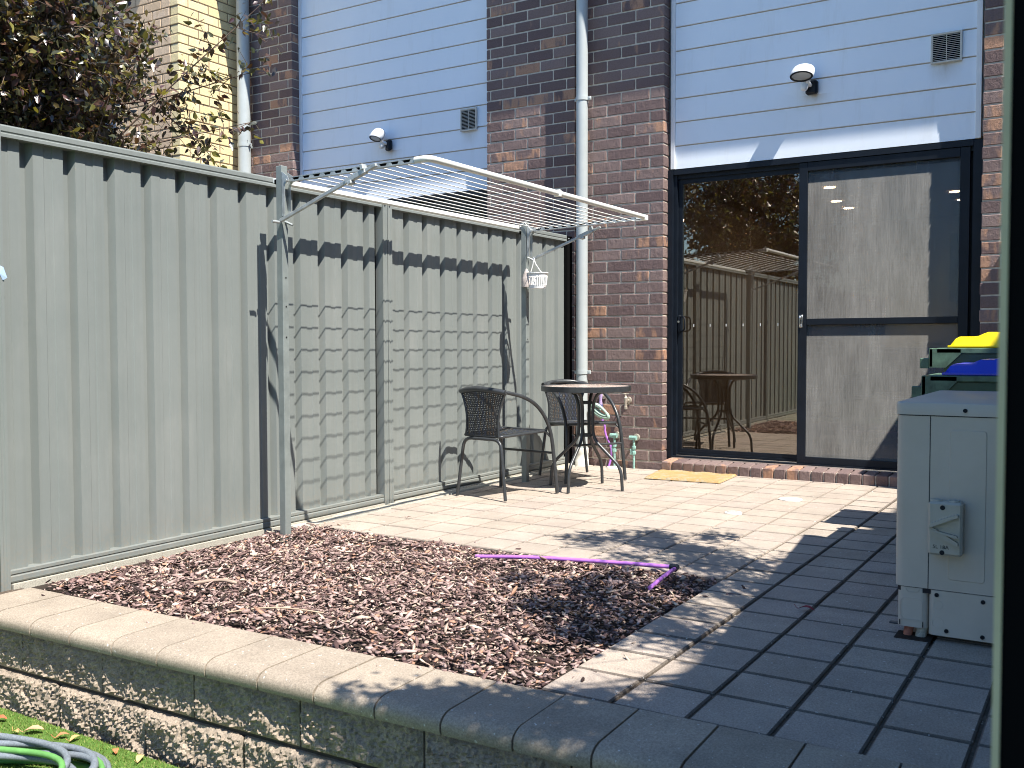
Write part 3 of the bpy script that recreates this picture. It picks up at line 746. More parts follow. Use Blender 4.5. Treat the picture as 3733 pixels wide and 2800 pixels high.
# ------------------------------------------------------------------ wall lights and vents
def floodlight(label, x, z, tilt, yawz=0, wy=.10):
    t = thing('security_light', label, 'wall light', (x, wy-.008, z), yawz)
    m = MB(); m.cbox(-.042, .042, -.045, 0, -.105, -.01, .012); m.build('bracket', M_black, t)
    m = MB(); m.tube(fillet([(0, -.02, -.05), (-.008, -.08, -.035), (-.012, -.105, .02)], .03), .014, 10); m.build('swivel_arm', M_trim, t, smooth=50)
    # sensor
    m = MB(); m.lathe([(0, -.034), (.014, -.031), (.024, -.020), (.028, 0), (.026, .03), (0, .034)], n=18, M=Matrix.Translation((-.034, -.075, -.055)) @ Matrix.Rotation(R(-25), 4, 'X')); m.build('motion_sensor', M_trim, t, smooth=50)
    # head: lofted shell, mouth ellipse forward-down, tapering to back top
    Mh = Matrix.Translation((-.03, -.115, .035)) @ Matrix.Rotation(R(tilt), 4, 'X')
    n = 28; secs = [(.102, .054, -.045), (.106, .058, -.036), (.104, .057, -.012), (.098, .054, .018), (.090, .050, .034), (.074, .040, .045), (.040, .020, .050), (.0, .0, .051)]
    m = MB(); vs = []; 
    for a_, b_, d in secs:
        for k in range(n):
            an = 2*math.pi*k/n; vs.append(Mh @ Vector((a_*.80*math.cos(an), b_*math.sin(an)*1.02+d*.18, d)))
    fs = [(i*n+k, i*n+(k+1) % n, (i+1)*n+(k+1) % n, (i+1)*n+k) for i in range(len(secs)-1) for k in range(n)]
    m.add(vs, fs); m.build('lamp_head', M_trim, t, smooth=50)
    m = MB(); m.add([Mh @ Vector((.1*.8*math.cos(2*math.pi*k/n), .052*math.sin(2*math.pi*k/n)-.0081, -.047)) for k in range(n)]+[Mh @ Vector((.1*.68*math.cos(2*math.pi*k/n), .042*math.sin(2*math.pi*k/n)-.0081, -.047)) for k in range(n)]+[Mh @ Vector((.1*.68*math.cos(2*math.pi*k/n), .042*math.sin(2*math.pi*k/n)-.0081, -.040)) for k in range(n)],
        [(k, (k+1) % n, n+(k+1) % n, n+k) for k in range(n)]+[(n+k, n+(k+1) % n, 2*n+(k+1) % n, 2*n+k) for k in range(n)])
    m.build('gasket', M_black, t)
    m = MB(); m.add([Mh @ Vector((.1*.68*math.cos(2*math.pi*k/n), .042*math.sin(2*math.pi*k/n)-.0081, -.043)) for k in range(n)], [tuple(range(n))]); m.build('lens', M_lens, t)
    return t
M_lens = mat('lamp_lens', (.34, .33, .30), .12, .35)
floodlight('white security light on the cladding above the sliding door', 1.835, 2.80, -28, R(-6))
floodlight('white security light on the neighbour cladding above the clothesline', -1.93, 2.81, -22, R(-32))
def vent(label, x0, x1, z0, z1):
    t = thing('wall_vent', label, 'vent', ((x0+x1)/2, .094, (z0+z1)/2)); w_, h_ = (x1-x0)/2, (z1-z0)/2
    m = MB(); f = .013
    m.cbox(-w_, -w_+f, -.014, .0, -h_, h_, .002); m.cbox(w_-f, w_, -.014, 0, -h_, h_, .002); m.cbox(-w_+f, w_-f, -.014, 0, -h_, -h_+f, .002); m.cbox(-w_+f, w_-f, -.014, 0, h_-f, h_, .002)
    m.box(-.002, .002, -.012, -.001, -h_+f, h_-f); fr = m.build('frame', M_ventp, t)
    m = MB(); n = 14
    for i in range(n):
        z = -h_+f+(2*h_-2*f)*(i+.5)/n
        m.prism([(-.012, z-.0015), (-.012, z+.0008), (-.002, z+.0045), (-.002, z+.002)], -w_+f, w_-f, lambda p, a_: (a_, p[0], p[1]))
    m.build('slat', M_ventp, t)
    MB().box(-w_+.004, w_-.004, -.0015, -.0005, -h_+.004, h_-.004).build('backing', M_blackdark, t)
M_ventp = m_dusty('vent_paint', (.58, .56, .50), .5, 0, .08, 20)
vent('square louvred vent on the cladding at the upper right', 2.60, 2.79, 2.79, 2.985)
vent('small square louvred vent on the neighbour cladding', -1.165, -.995, 2.785, 2.975)

# ------------------------------------------------------------------ clothesline
cl = thing('clothesline', 'folding frame clothesline on two galvanised posts by the fence', 'clothesline', (0, 0, 0))
def cpost(x, y, z0, z1, s_=.040):
    m = MB(); m.cbox(x-s_/2, x+s_/2, y-s_/2, y+s_/2, z0, z1, .0025)
    p_ = m.build('post', M_post, cl)
    m = MB()
    for z in (1.28, 1.14, .99): m.lathe([(0, .0008), (.0045, .0008)], n=8, M=Matrix.Translation((x+s_/2+.0002, y, z)) @ Matrix.Rotation(R(90), 4, 'Y'))
    m.pieces('bolt_hole', M_blackdark, p_)
    m = MB(); m.cbox(x-s_/2-.022, x-s_/2, y-.010, y+.010, z1-.085, z1-.062, .002); m.build('end_stop', M_blackdark, p_)
    return p_
PA, PB = (.203, -3.415), (.195, -1.10)
cpost(*PA, -.05, 1.822); cpost(*PB, -.05, 1.798)
def plate(y, z): 
    m = MB(); m.prism([(.223, z+.045), (.223, z-.17), (.240, z-.17), (.243, z-.02), (.268, z+.002), (.262, z+.02)], y-.021, y-.018, lambda p, a_: (p[0], a_, p[1]))
    m.prism([(.223, z+.045), (.223, z-.17), (.240, z-.17), (.243, z-.02), (.268, z+.002), (.262, z+.02)], y+.018, y+.021, lambda p, a_: (p[0], a_, p[1]))
    m.lathe([(0, .05), (.007, .05), (.007, 0), (0, 0)], n=8, M=Matrix.Translation((.252, y+.025, z+.0)) @ Matrix.Rotation(R(90), 4, 'X')); m.build('hinge_bracket', M_galv, cl)
ZF = 1.757
plate(PA[1], ZF-.01); plate(PB[1], ZF-.03)
# arm with slots (as notches): continuous channel plus raised pads
def arm(y, za, zb, side):
    m = MB(); x0, x1 = .255, 1.06; n = 12; h_ = .011
    def P(x): return za+(zb-za)*(x-x0)/(x1-x0)
    Mx = None
    m.prism([(x0, P(x0)-h_), (x0, P(x0)-h_+.006), (x1, P(x1)-h_+.006), (x1, P(x1)-h_)], y-.010, y+.010, lambda p, a_: (p[0], a_, p[1]))
    m.prism([(x0, P(x0)+h_-.004), (x0, P(x0)+h_), (x1, P(x1)+h_), (x1, P(x1)+h_-.004)], y-.010, y+.010, lambda p, a_: (p[0], a_, p[1]))
    st = (x1-x0)/n
    for i in range(n):
        a_, b_ = x0+st*i, x0+st*(i+.52)
        m.prism([(a_, P(a_)-h_+.006), (a_+.006, P(a_)+h_-.004), (b_-.008, P(b_)+h_-.004), (b_, P(b_)-h_+.006)], y-.0095, y+.0095, lambda p, q: (p[0], q, p[1]))
    am = m.build('arm', M_galv, cl)
    sb = MB(); sb.prism([(x0+.01, P(x0+.01)-h_+.003), (x0+.01, P(x0+.01)+h_-.002), (x1-.01, P(x1-.01)+h_-.002), (x1-.01, P(x1-.01)-h_+.003)], y-.004*side, y-.002*side, lambda p, a_: (p[0], a_, p[1])); sb.build('slot_shade', M_blackdark, am)  # black strip standing in for the shade inside the arm slots
arm(PA[1], ZF-.005, ZF+.012, 1); arm(PB[1], ZF-.018, ZF+.004, -1)
m = MB(); m.tube(fillet([(1.02, PA[1], ZF+.012), (1.092, PA[1], ZF+.014), (1.092, PA[1]+.08, ZF+.014), (1.092, -2.0, ZF+.012), (1.092, PB[1]-.03, ZF+.010)], .06, 8), .0155, 12); m.build('front_bar', M_cream, cl, smooth=50)
m = MB(); m.cbox(1.074, 1.110, PB[1]-.03, PB[1]+.012, ZF-.012, ZF+.022, .003); m.cbox(1.03, 1.075, PB[1]-.010, PB[1]+.010, ZF-.012, ZF+.012, .002); m.build('corner_joiner', M_cream, cl)
m = MB(); m.cbox(1.073, 1.111, -2.262, -2.24, ZF-.006, ZF+.030, .002); m.build('bar_join', M_cream, cl)
m = MB(); m.cbox(.120, .158, PA[1]+.02, PB[1]+.10, ZF-.010, ZF+.016, .004); m.build('rear_bar', M_cream, cl)
m = MB(); m.tube([(1.02, PB[1], ZF-.01), (1.022, PB[1], ZF-.05)], .0015, 6); m.lathe([(0, .010), (.008, .004), (.008, -.006), (0, -.012)], (1.022, PB[1], ZF-.06), 10); m.build('cord_bead', M_rim, cl, smooth=50)
for i in range(11):
    x = .318+.0705*i; m = MB(); z = ZF-.004
    m.tube([(x, PA[1]+.008, z-.004+.012*x), (x, -2.9, z-.007+.01*x), (x, -2.25, z-.010+.008*x), (x, -1.6, z-.011+.004*x), (x, PB[1]-.008, z-.008)], .0027, 6); m.build('clothes_line', M_cord, cl)
m = MB(); m.tube([(.318, PB[1]-.012, ZF-.012), (.26, PB[1]-.03, ZF-.02), (.21, PB[1]-.028, ZF+.03), (.16, PB[1]-.02, ZF+.01)], .0022, 6); m.build('cord_end', M_cord, cl)
def strut(y, a_, b_, name='strut'):
    v = Vector(b_)-Vector(a_); ln = v.length; M_ = Matrix.Translation((a_[0], y, a_[1])) @ Matrix.Rotation(-math.atan2(b_[1]-a_[1], b_[0]-a_[0]), 4, 'Y')
    m = MB(); m.cbox(0, ln, -.008, .008, -.008, .008, .0015, M_); o = m.build(name, M_galv, cl)
    s0, s1 = ln*.70, ln*.90
    m = MB(); m.cbox(s0, s1, -.012, .012, -.011, .013, .002, M_); m.cbox(s0+.015, s0+.04, -.018, .014, -.024, -.006, .003, M_); m.cbox(s1-.02, s1+.0, -.017, .016, .006, .034, .003, M_); m.build('slide_catch', M_galv, o)
strut(PA[1]-.031, (.222, 1.553), (.822, 1.765)); strut(PB[1]+.028, (.222, 1.535), (.76, 1.728))
m = MB()
for (x, y), s_ in ((PA, -1), (PB, 1)): m.lathe([(0, .045), (.007, .045), (.007, 0), (0, 0)], n=10, M=Matrix.Translation((x+.024, y+s_*.045, 1.545)) @ Matrix.Rotation(R(90 if s_ < 0 else -90), 4, 'X')); m.tube([(x+.02, y, 1.552), (x+.055, y+.015, 1.535)], .006, 8)
m.pieces('strut_pin', M_galv, cl, smooth=40)

# peg basket hanging from the right strut
pb = thing('peg_basket', 'white plastic peg basket hanging from the clothesline post', 'basket', (.300, -1.115, 1.335))
n = 26; m = MB()
def ell(r, z, k): return (r*1.15*math.cos(2*math.pi*k/n), r*.85*math.sin(2*math.pi*k/n), z)
vs = [ell(.054, 0, k) for k in range(n)]+[ell(.057, .024, k) for k in range(n)]; m.add(vs, [(k, (k+1) % n, n+(k+1) % n, n+k) for k in range(n)]+[tuple(range(n))])
vs = [ell(.064, .083, k) for k in range(n)]+[ell(.067, .108, k) for k in range(n)]+[ell(.071, .109, k) for k in range(n)]+[ell(.071, .102, k) for k in range(n)]; m.add(vs, [(j*n+k, j*n+(k+1) % n, (j+1)*n+(k+1) % n, (j+1)*n+k) for j in range(3) for k in range(n)])
for k in range(n):
    a_, b_ = Vector(ell(.057, .022, k)), Vector(ell(.064, .085, k)); m.tube([a_, b_], .0028, 5)
m.build('basket', M_pegw := mat('white_plastic', (.86, .86, .84), .35), pb)
m = MB(); m.tube(bez([(-.055, 0, .10), (-.035, .004, .17), (-.030, .005, .215), (-.015, .005, .17), (.035, .01, .10)], 6), .0035, 6); m.build('strap', M_pegw, pb, smooth=50)
bag = MB(); vs = []; 
for j in range(7):
    t = j/6; r_ = .006+.030*math.sin(min(1, t*1.15)*math.pi*.55)
    for k in range(12): an = 2*math.pi*k/12; vs.append((r_*math.cos(an)*(1+.15*math.sin(3*an+j)), r_*.7*math.sin(an), .12-.125*t))
bag.add(vs, [(j*12+k, j*12+(k+1) % 12, (j+1)*12+(k+1) % 12, (j+1)*12+k) for j in range(6) for k in range(12)]+[tuple(range(72, 84))])
M_bag = m_col('peg_bag', .5, .3, .3, 30, .5); o = bag.col(.62, .55, .50).build('peg_bag', M_dbag := m_dusty('peg_bag_plastic', (.60, .52, .47), .4, 0, .25, 60), smooth=60); o.location = (.232, -1.145, 1.352); tag(o, 'crumpled translucent peg bag hanging left of the white peg basket', 'bag')

# ------------------------------------------------------------------ chairs and table
def weave(mb, S, nu, nv, wu, wv, th=.0012):
    """woven surface S(u,v); nu vertical strands, nv horizontal ones"""
    for i in range(nu):
        u = (i+.5)/nu; du = wu/2; prev = None; seg = 14; vs = []
        for j in range(seg+1):
            v = j/seg; a_, b_ = S(u-du, v), S(u+du, v); nn = ((S(min(u+.01, 1), v)-a_).cross(S(u, min(v+.01, 1))-S(u, max(v-.01, 0))));
            nn = nn.normalized() if nn.length > 0 else Vector((0, 1, 0))
            o_ = nn*(.0016 if (i+j) % 2 else -.0016); vs += [a_+o_, b_+o_]
        c = random.choice([(.03, .034, .04), (.05, .05, .05), (.03, .04, .07), (.07, .05, .035)]); mb.col(*c)
        mb.add(vs, [(2*j, 2*j+1, 2*j+3, 2*j+2) for j in range(seg)])
    for j in range(nv):
        v = (j+.5)/nv; dv = wv/2; seg = 10; vs = []
        for i in range(seg+1):
            u = i/seg; vs += [S(u, v-dv), S(u, v+dv)]
        mb.col(.028, .03, .034); mb.add(vs, [(2*i, 2*i+1, 2*i+3, 2*i+2) for i in range(seg)])
def make_chair():
    t = thing('bistro_chair', 'x', 'chair')
    r_ = .0105
    m = MB(); m.tube(fillet([(-.198, -.236, .006), (-.150, -.222, .372), (.150, -.222, .372), (.198, -.236, .006)], .062, 8), r_, 12); m.build('rear_leg_frame', M_tubeblack, t, smooth=50)
    half = [(.236, .232, .006), (.222, .218, .22), (.214, .196, .38), (.208, .145, .49), (.200, .06, .575), (.190, -.05, .628), (.168, -.155, .655), (.125, -.222, .673), (.065, -.250, .684)]
    pts = half+[(0, -.258, .688)]+[(-x, y, z) for x, y, z in half[::-1]]
    m = MB(); m.tube(bez(pts, 5), r_+.0015, 12); m.build('arm_frame', M_tubeblack, t, smooth=50)
    m = MB(); m.tube([(-.222, .216, .262), (.222, .216, .262)], .008, 10); m.build('stretcher', M_tubeblack, t, smooth=50)
    # seat
    def SS(u, v): 
        w_ = .145+.040*v; x = (u-.5)*2*w_; y = -.215+.405*v; return Vector((x, y, .392+.012*v-.012*math.sin(math.pi*u)*math.sin(math.pi*v)))
    m = MB(); weave(m, SS, 24, 22, .034, .036); st = m.build('seat', M_wicker, t, fixn=False)
    m = MB(); m.tube(fillet([(-.147, -.215, .390), (-.187, .19, .404), (.187, .19, .404), (.147, -.215, .390), (-.147, -.215, .390)], .02, 4), .0095, 8)
    m.tube([(-.187, .17, .402), (-.216, .198, .36)], .007, 8); m.tube([(.187, .17, .402), (.216, .198, .36)], .007, 8); m.build('seat_rim', M_tubeblack, st, smooth=50)
    # back
    def SB(u, v):
        w_ = .135+.030*v**2-.016*math.sin(math.pi*v); wx = (u-.5)*2; x = wx*w_*(1+.10*v); y = -.222-.033*v+(.042*v)*(wx*wx)-.012*math.sin(math.pi*v)*0
        z = .388+(.292-.020*wx*wx)*v; return Vector((x, y, z))
    m = MB(); weave(m, SB, 24, 26, .032, .026); bk = m.build('backrest', M_wicker, t, fixn=False)
    m = MB()
    for u in (0, 1): m.tube([SB(u, v/10) for v in range(11)], .0075, 8)
    m.tube([SB(u/12, .985)+Vector((0, -.004, .006)) for u in range(13)], .0165, 8); m.build('backrest_binding', M_tubeblack, bk, smooth=50)
    return t
def copy_tree(o, parent=None):
    c = o.copy(); sc.collection.objects.link(c); c.parent = parent
    for ch in list(o.children): copy_tree(ch, c)
    return c
ch1 = make_chair(); ch1.location = (.391, -1.672, 0); ch1.rotation_euler.z = R(-8)
ch1['label'] = 'black wicker bistro chair nearest the camera, its back to the camera'; ch1['group'] = 'bistro chairs at the round table'
ch2 = copy_tree(ch1); ch2.location = (.446, -.770, 0); ch2.rotation_euler.z = R(-122.8)
ch2['label'] = 'black wicker bistro chair behind the round table, backed to the fence corner'; ch2.name = 'bistro_chair.001'
tb = thing('bistro_table', 'round speckled top bistro table on four bent black legs', 'table', (.707, -1.176, 0), R(2))
m = MB(); m.lathe([(0, .679), (.286, .679), (.290, .677)], n=64); m.build('tabletop', M_stone, tb, smooth=40)
m = MB(); m.lathe([(.290, .646), (.295, .648), (.296, .680), (.292, .683), (.288, .680)], n=64); m.lathe([(0, .655), (.289, .655)], n=64); m.build('top_rim', M_tubeblack, tb, smooth=40)
for k in range(4):
    a_ = R(-90+90*k); c_, s_ = math.cos(a_), math.sin(a_); q = lambda r_, z: (r_*c_, r_*s_, z)
    m = MB(); m.tube(fillet([q(.20, .648), q(.085, .640), q(.050, .55), q(.052, .335), q(.252, .150), q(.262, .004)], .06, 7), .0105, 12); m.build('leg', M_tubeblack, tb, smooth=50)
for z in (.570, .355):
    m = MB(); m.lathe([(.040, z-.009), (.043, z-.009), (.043, z+.009), (.040, z+.009), (.040, z-.009)], n=24); m.build('ring', M_tubeblack, tb, smooth=40)
m = MB()
for k in range(4):
    a_ = R(-90+90*k)
    for z in (.570, .355): m.lathe([(0, .006), (.006, .005), (.006, 0)], n=8, M=Matrix.Translation((.058*math.cos(a_), .058*math.sin(a_), z)) @ Matrix.Rotation(a_, 4, 'Z') @ Matrix.Rotation(R(90), 4, 'Y'))
m.pieces('bolt', M_galv, tb)

# ------------------------------------------------------------------ taps, hoses, mat, drains
def rotx(): return Matrix.Rotation(R(90), 4, 'X')
def tap(label, x, z, mat_, up=True, cat='tap', hose=False):
    t = thing('garden_tap', label, cat, (x, 0, z))
    m = MB(); m.lathe([(0, .012), (.026, .010), (.028, 0), (.028, -.004)], n=20, M=Matrix.Translation((0, -.004, 0)) @ rotx()); m.lathe([(.011, 0), (.011, .05)], n=12, M=rotx()); m.build('wall_flange', M_brass, t, smooth=40)
    m = MB(); m.lathe([(0, .050), (.006, .050), (.008, .030), (.015, .022), (.015, -.006), (.011, -.020), (.011, -.045), (.014, -.046), (.014, -.066), (0, -.066)], (0, -.055, 0), 16); m.build('body', mat_, t, smooth=40)
    m = MB(); m.cbox(-.026, .026, -.060, -.050, .050, .056, .002); m.cbox(-.005, .005, -.078, -.032, .050, .056, .002); m.build('handle', mat_, t)
    return t
t1 = tap('lilac recycled water tap with a hose, left one of the upper pair', .255, .55, m_dusty('lilac_metal', (.55, .42, .70), .5, .1, .2, 60))
m = MB(); m.lathe([(0, -.066), (.018, -.066), (.019, -.085), (.014, -.10), (0, -.10)], (0, -.055, 0), 14); m.build('hose_connector', m_dusty('hose_connector', (.10, .11, .25), .4), t1, smooth=40)
m = MB(); m.cbox(-.0, .034, -.02, -.004, .018, .048, .002); m.build('warning_tag', m_dusty('orange_tag', (.8, .45, .05), .5), t1)
t2 = tap('plain brass tap, right one of the upper pair on the brick', .470, .52, M_brass)
def valve(label, x, z, mat_):
    t = thing('stop_valve', label, 'valve', (x, 0, 0))
    m = MB(); m.lathe([(0, .012), (.026, .010), (.028, 0), (.028, -.004)], n=20, M=Matrix.Translation((0, -.004, z)) @ rotx()); m.build('wall_flange', M_brass, t, smooth=40)
    m = MB(); m.tube(fillet([(0, -.0, z), (0, -.055, z), (0, -.055, 0)], .014), .009, 10); m.build('riser_pipe', mat_, t, smooth=50)
    m = MB()
    for zz in (z-.075, z-.115): m.lathe([(.009, zz-.014), (.016, zz-.012), (.018, zz), (.016, zz+.012), (.009, zz+.014)], (0, -.055, 0), 8)
    m.cbox(-.030, .0, -.066, -.044, z-.130, z-.085, .004); m.build('valve_body', M_verd, t, smooth=30)
    m = MB(); m.lathe([(0, .04), (.017, .036), (.017, -.02), (0, -.02)], n=12, M=Matrix.Translation((0, -.055, z)) @ Matrix.Rotation(R(-90), 4, 'Y')); m.build('valve_knob', M_verd, t, smooth=30)
    return t
valve('green stained water valve standing by the small white drain cap', .375, .245, M_verd)
valve('green stained water valve nearest the glass door', .540, .235, M_verd)
m = MB(); m.tube(bez([(.285, -.05, .33), (.30, -.055, .25), (.345, -.06, .16), (.350, -.06, .08), (.335, -.075, .0)], 6), .0085, 10); m.tube([(.268, -.05, .39), (.268, -.05, .34)], .010, 10); o = m.build('purple_pipe', M_purple, smooth=50); tag(o, 'purple irrigation pipe rising up the wall between the taps', 'pipe')
m = MB()
for k in range(5):
    pts = []
    for a_ in range(25):
        an = R(a_*15); rr = .085-.006*k; pts.append((.262+rr*math.cos(an)*.95, -.085-.010*(k % 2), .425+rr*.42*math.sin(an)-.10*math.cos(an)*.35+.006*k))
    m.tube(pts[:-1], .0085, 8, closed=True)
m.tube(bez([(.255, -.055, .45), (.25, -.07, .44), (.23, -.085, .45), (.20, -.085, .46)], 5), .0085, 8)
o = m.build('garden_hose', M_hosedull, smooth=50); tag(o, 'coiled dull green hose hanging under the lilac tap', 'hose')
m = MB(); m.lathe([(0, .012), (.052, .012), (.056, .006), (.056, -.01)], (.405, -.125, 0), 28); o = m.build('round_drain', M_pvcwhite, smooth=40); tag(o, 'small white round cap on the ground below the valves', 'drain cap')
m = MB(); m.lathe([(0, .003), (.066, .003), (.070, .0015), (.070, -.01)], (1.995, -.94, .002), 36); m.lathe([(.050, .0042), (.056, .0042)], (1.995, -.94, .002), 36); o = m.build('round_drain', M_pvcwhite, smooth=40); tag(o, 'plain round white inspection cover set in the paving', 'drain cover')
dg = thing('drain_grate', 'white floor drain with a square grille in the paving', 'drain', (1.855, -1.585, .001), R(3))
m = MB(); m.lathe([(.036, .004), (.046, .004), (.049, .001), (.049, -.01)], n=30); m.lathe([(0, -.001), (.036, -.001)], n=30); m.build('rim', M_pvcwhite, dg, smooth=40)
m = MB()
for i in range(-3, 4): m.box(-.032, .032, i*.010-.0030, i*.010+.0030, -.002, .003)
m.box(-.003, .003, -.034, .034, -.002, .0035); m.build('grille', M_ventp, dg)
dm = MB(); nxm, nym = 60, 44; vs = []; 
for j in range(nym+1):
    for i in range(nxm+1):
        u, v = i/nxm, j/nym; A_, B_, C_, D_ = Vector((.845, -.548, 0)), Vector((1.392, -.520, 0)), Vector((1.365, -.082, 0)), Vector((.772, -.080, 0))
        p_ = A_*(1-u)*(1-v)+B_*u*(1-v)+C_*u*v+D_*(1-u)*v
        e = min(u, 1-u, v, 1-v); wav = .003*math.sin(i*.3)*math.sin(j*.25)+.004*noise.noise(Vector((i*.9, j*.9, 0)))
        vs.append((p_.x+.003*noise.noise(Vector((i*.5, j, 3))), p_.y+.003*noise.noise(Vector((i, j*.5, 7))), .003 if e == 0 else .014+wav+(.006 if v < .1 and u > .3 else 0)))
dm.add(vs, [(j*(nxm+1)+i, j*(nxm+1)+i+1, (j+1)*(nxm+1)+i+1, (j+1)*(nxm+1)+i) for j in range(nym) for i in range(nxm)])
o = dm.build('doormat', M_coir, smooth=80); tag(o, 'worn golden coir doormat in front of the sliding door', 'doormat')

# purple pipe in the mulch
m = MB(); m.tube(bez([(1.30, -3.365, .022), (1.55, -3.30, .034), (1.85, -3.225, .036), (2.14, -3.155, .034)], 6), .0085, 10); pp = m.build('irrigation_pipe', M_purple, smooth=50); tag(pp, 'purple irrigation pipe with an elbow lying on the mulch', 'pipe')
m = MB(); m.tube(bez([(2.155, -3.165, .034), (2.165, -3.30, .032), (2.185, -3.50, .026)], 6), .0085, 10); m.build('short_leg', M_purple, pp, smooth=50)
m = MB(); m.tube([(2.125, -3.158, .034), (2.150, -3.153, .034)], .0125, 10); m.tube([(2.152, -3.148, .034), (2.157, -3.185, .033)], .0125, 10); m.lathe([(0, .013), (.011, .007), (.013, 0), (.011, -.007), (0, -.013)], (2.152, -3.152, .034), 12); m.build('elbow', M_black, pp, smooth=50)

# ------------------------------------------------------------------ air conditioner
ac = thing('air_conditioner', 'grey outdoor air conditioner unit with an isolator switch', 'air conditioner', (3.075, -3.56, 0))
def rounded_box(m, x0, x1, y0, y1, z0, z1, r_, n=6, top_in=0):
    c = []
    for (cx_, cy_, a0) in ((x1-r_, y1-r_, 0), (x0+r_, y1-r_, 90), (x0+r_, y0+r_, 180), (x1-r_, y0+r_, 270)):
        for k in range(n+1): a_ = R(a0+90*k/n); c.append((cx_+r_*math.cos(a_), cy_+r_*math.sin(a_)))
    N_ = len(c); mx2, my2 = (x0+x1)/2, (y0+y1)/2
    rows = [(z0, 0), (z1-top_in, 0), (z1-top_in*.3, top_in*.3), (z1, top_in)] if top_in else [(z0, 0), (z1, 0)]
    vs = []
    for z, ins in rows:
        for (x, y) in c: vs.append((x-ins*np.sign(x-mx2), y-ins*np.sign(y-my2), z))
    fs = [(j*N_+k, j*N_+(k+1) % N_, (j+1)*N_+(k+1) % N_, (j+1)*N_+k) for j in range(len(rows)-1) for k in range(N_)]
    fs += [tuple(range(N_))[::-1], tuple(range((len(rows)-1)*N_, len(rows)*N_))]
    m.add(vs, fs)
AW, AD = .345, .90
m = MB(); rounded_box(m, .0, AW, 0, AD, .167, .721, .026); m.build('casing', M_acgrey, ac, smooth=30)
m = MB(); rounded_box(m, -.004, AW+.004, -.004, AD+.004, .7245, .765, .028, top_in=.007); m.build('lid', M_acgrey, ac, smooth=30)
m = MB(); rounded_box(m, .004, AW-.004, .004, AD-.004, .70, .726, .024); rounded_box(m, .006, AW-.006, .005, AD-.005, .150, .170, .022); m.build('seam_gap', M_acline, ac)
m = MB(); rounded_box(m, .008, .1005, .004, AD-.004, .035, .164, .022); m.build('valve_cover', M_acgrey, ac, smooth=30)
m = MB(); rounded_box(m, .1030, AW, .0, AD, .020, .1645, .020); m.build('lower_cover', M_acgrey, ac, smooth=30)
m = MB(); m.box(.1005, .1030, -.0008, .02, .167, .721); m.build('panel_seam', M_acline, ac)
def rib(m, pts, r_, y): m.tube([(x, y, z) for x, z in pts], r_, 6, closed=True)
def rrect(x0, x1, z0, z1, r_):
    o_ = []
    for (cx_, cz_, a0) in ((x1-r_, z1-r_, 0), (x0+r_, z1-r_, 90), (x0+r_, z0+r_, 180), (x1-r_, z0+r_, 270)):
        for k in range(5): a_ = R(a0+90*k/4); o_.append((cx_+r_*math.cos(a_), cz_+r_*math.sin(a_)))
    return o_
m = MB(); rr_ = rrect(.160, .266, .203, .680, .010); n_ = len(rr_)
rr2 = rrect(.162, .264, .205, .678, .009); m.add([(x, 0, z) for x, z in rr_]+[(x, -.0025, z) for x, z in rr2], [(k, (k+1) % n_, n_+(k+1) % n_, n_+k) for k in range(n_)]+[tuple(range(n_, 2*n_))]); m.build('raised_panel', M_acgrey, ac)
m = MB()
for cz_, cr_ in ((.118, .0135), (.060, .0175)):
    m.tube([(.133+cr_*math.cos(R(a_)), .0, cz_+cr_*math.sin(R(a_))) for a_ in range(0, 360, 15)], .0009, 5, closed=True)
rib(m, rrect(.018, .085, .060, .128, .016), .0009, .0040)
m.tube(fillet([(.034, .003, .160), (.040, .003, .150), (.070, .003, .150), (.076, .003, .160)], .006), .0009, 5)
m.tube(fillet([(.018, .003, .037), (.018, .002, .058), (.088, .002, .058), (.088, .003, .037)], .004), .0011, 5); m.pieces('knockout', M_acgrey, ac)
m = MB(); m.box(.016, .019, -.0, .003, .040, .056); m.box(.086, .0885, -.0, .003, .038, .056); m.pieces('slot', M_acline, ac)
for (x, z) in ((.128, .150), (.262, .145), (.158, .038), (.262, .034), (.203, .742)):
    y = -.0045 if z > .7 else -.0005
    m = MB(); m.lathe([(0, .002), (.0022, .002), (.0032, .0045), (.0062, .0045), (.0068, .001), (.0068, 0)], n=14, M=Matrix.Translation((x, y, z)) @ rotx()); m.build('screw', M_black, ac, smooth=40)
m = MB(); m.box(.14, AW-.01, .08, .12, .0, .036); m.box(.010, AW-.01, AD-.08, AD-.04, .0, .036); m.cbox(-.022, .02, .035, .055, .028, .034, .002); m.pieces('mounting_foot', M_tubeblack, ac)
m = MB()
for i in range(22): m.box(-.0035, -.001, .04+.0, AD-.05, .20+i*.022, .205+i*.022)
for i in range(18): m.box(-.0045, -.0025, .06+i*.045, .063+i*.045, .19, .68)
m.build('fan_grille', M_acgrey, ac)
iso = MB(); iso.cbox(.107, .207, -.062, -.002, .290, .458, .007); iso.lathe([(0, .005), (.017, .004), (.018, 0)], (.128, -.032, .458), 18); iso.lathe([(0, .005), (.017, .004), (.018, 0)], (.178, -.032, .458), 18)
iso = iso.build('isolator', M_rim, ac)
m = MB()
m.prism([(.112, .378), (.118, .392), (.190, .424), (.196, .423), (.196, .416), (.122, .381)], -.082, -.062, lambda p, a_: (p[0], a_, p[1]))
m.prism([(.112, .378), (.120, .380), (.196, .336), (.196, .326), (.190, .325), (.116, .362)], -.074, -.062, lambda p, a_: (p[0], a_, p[1]))
m.prism([(.118, .372), (.122, .366), (.190, .350), (.196, .352), (.192, .358)], -.078, -.062, lambda p, a_: (p[0], a_, p[1])); m.build('switch_lever', M_rim, iso)
m = MB()
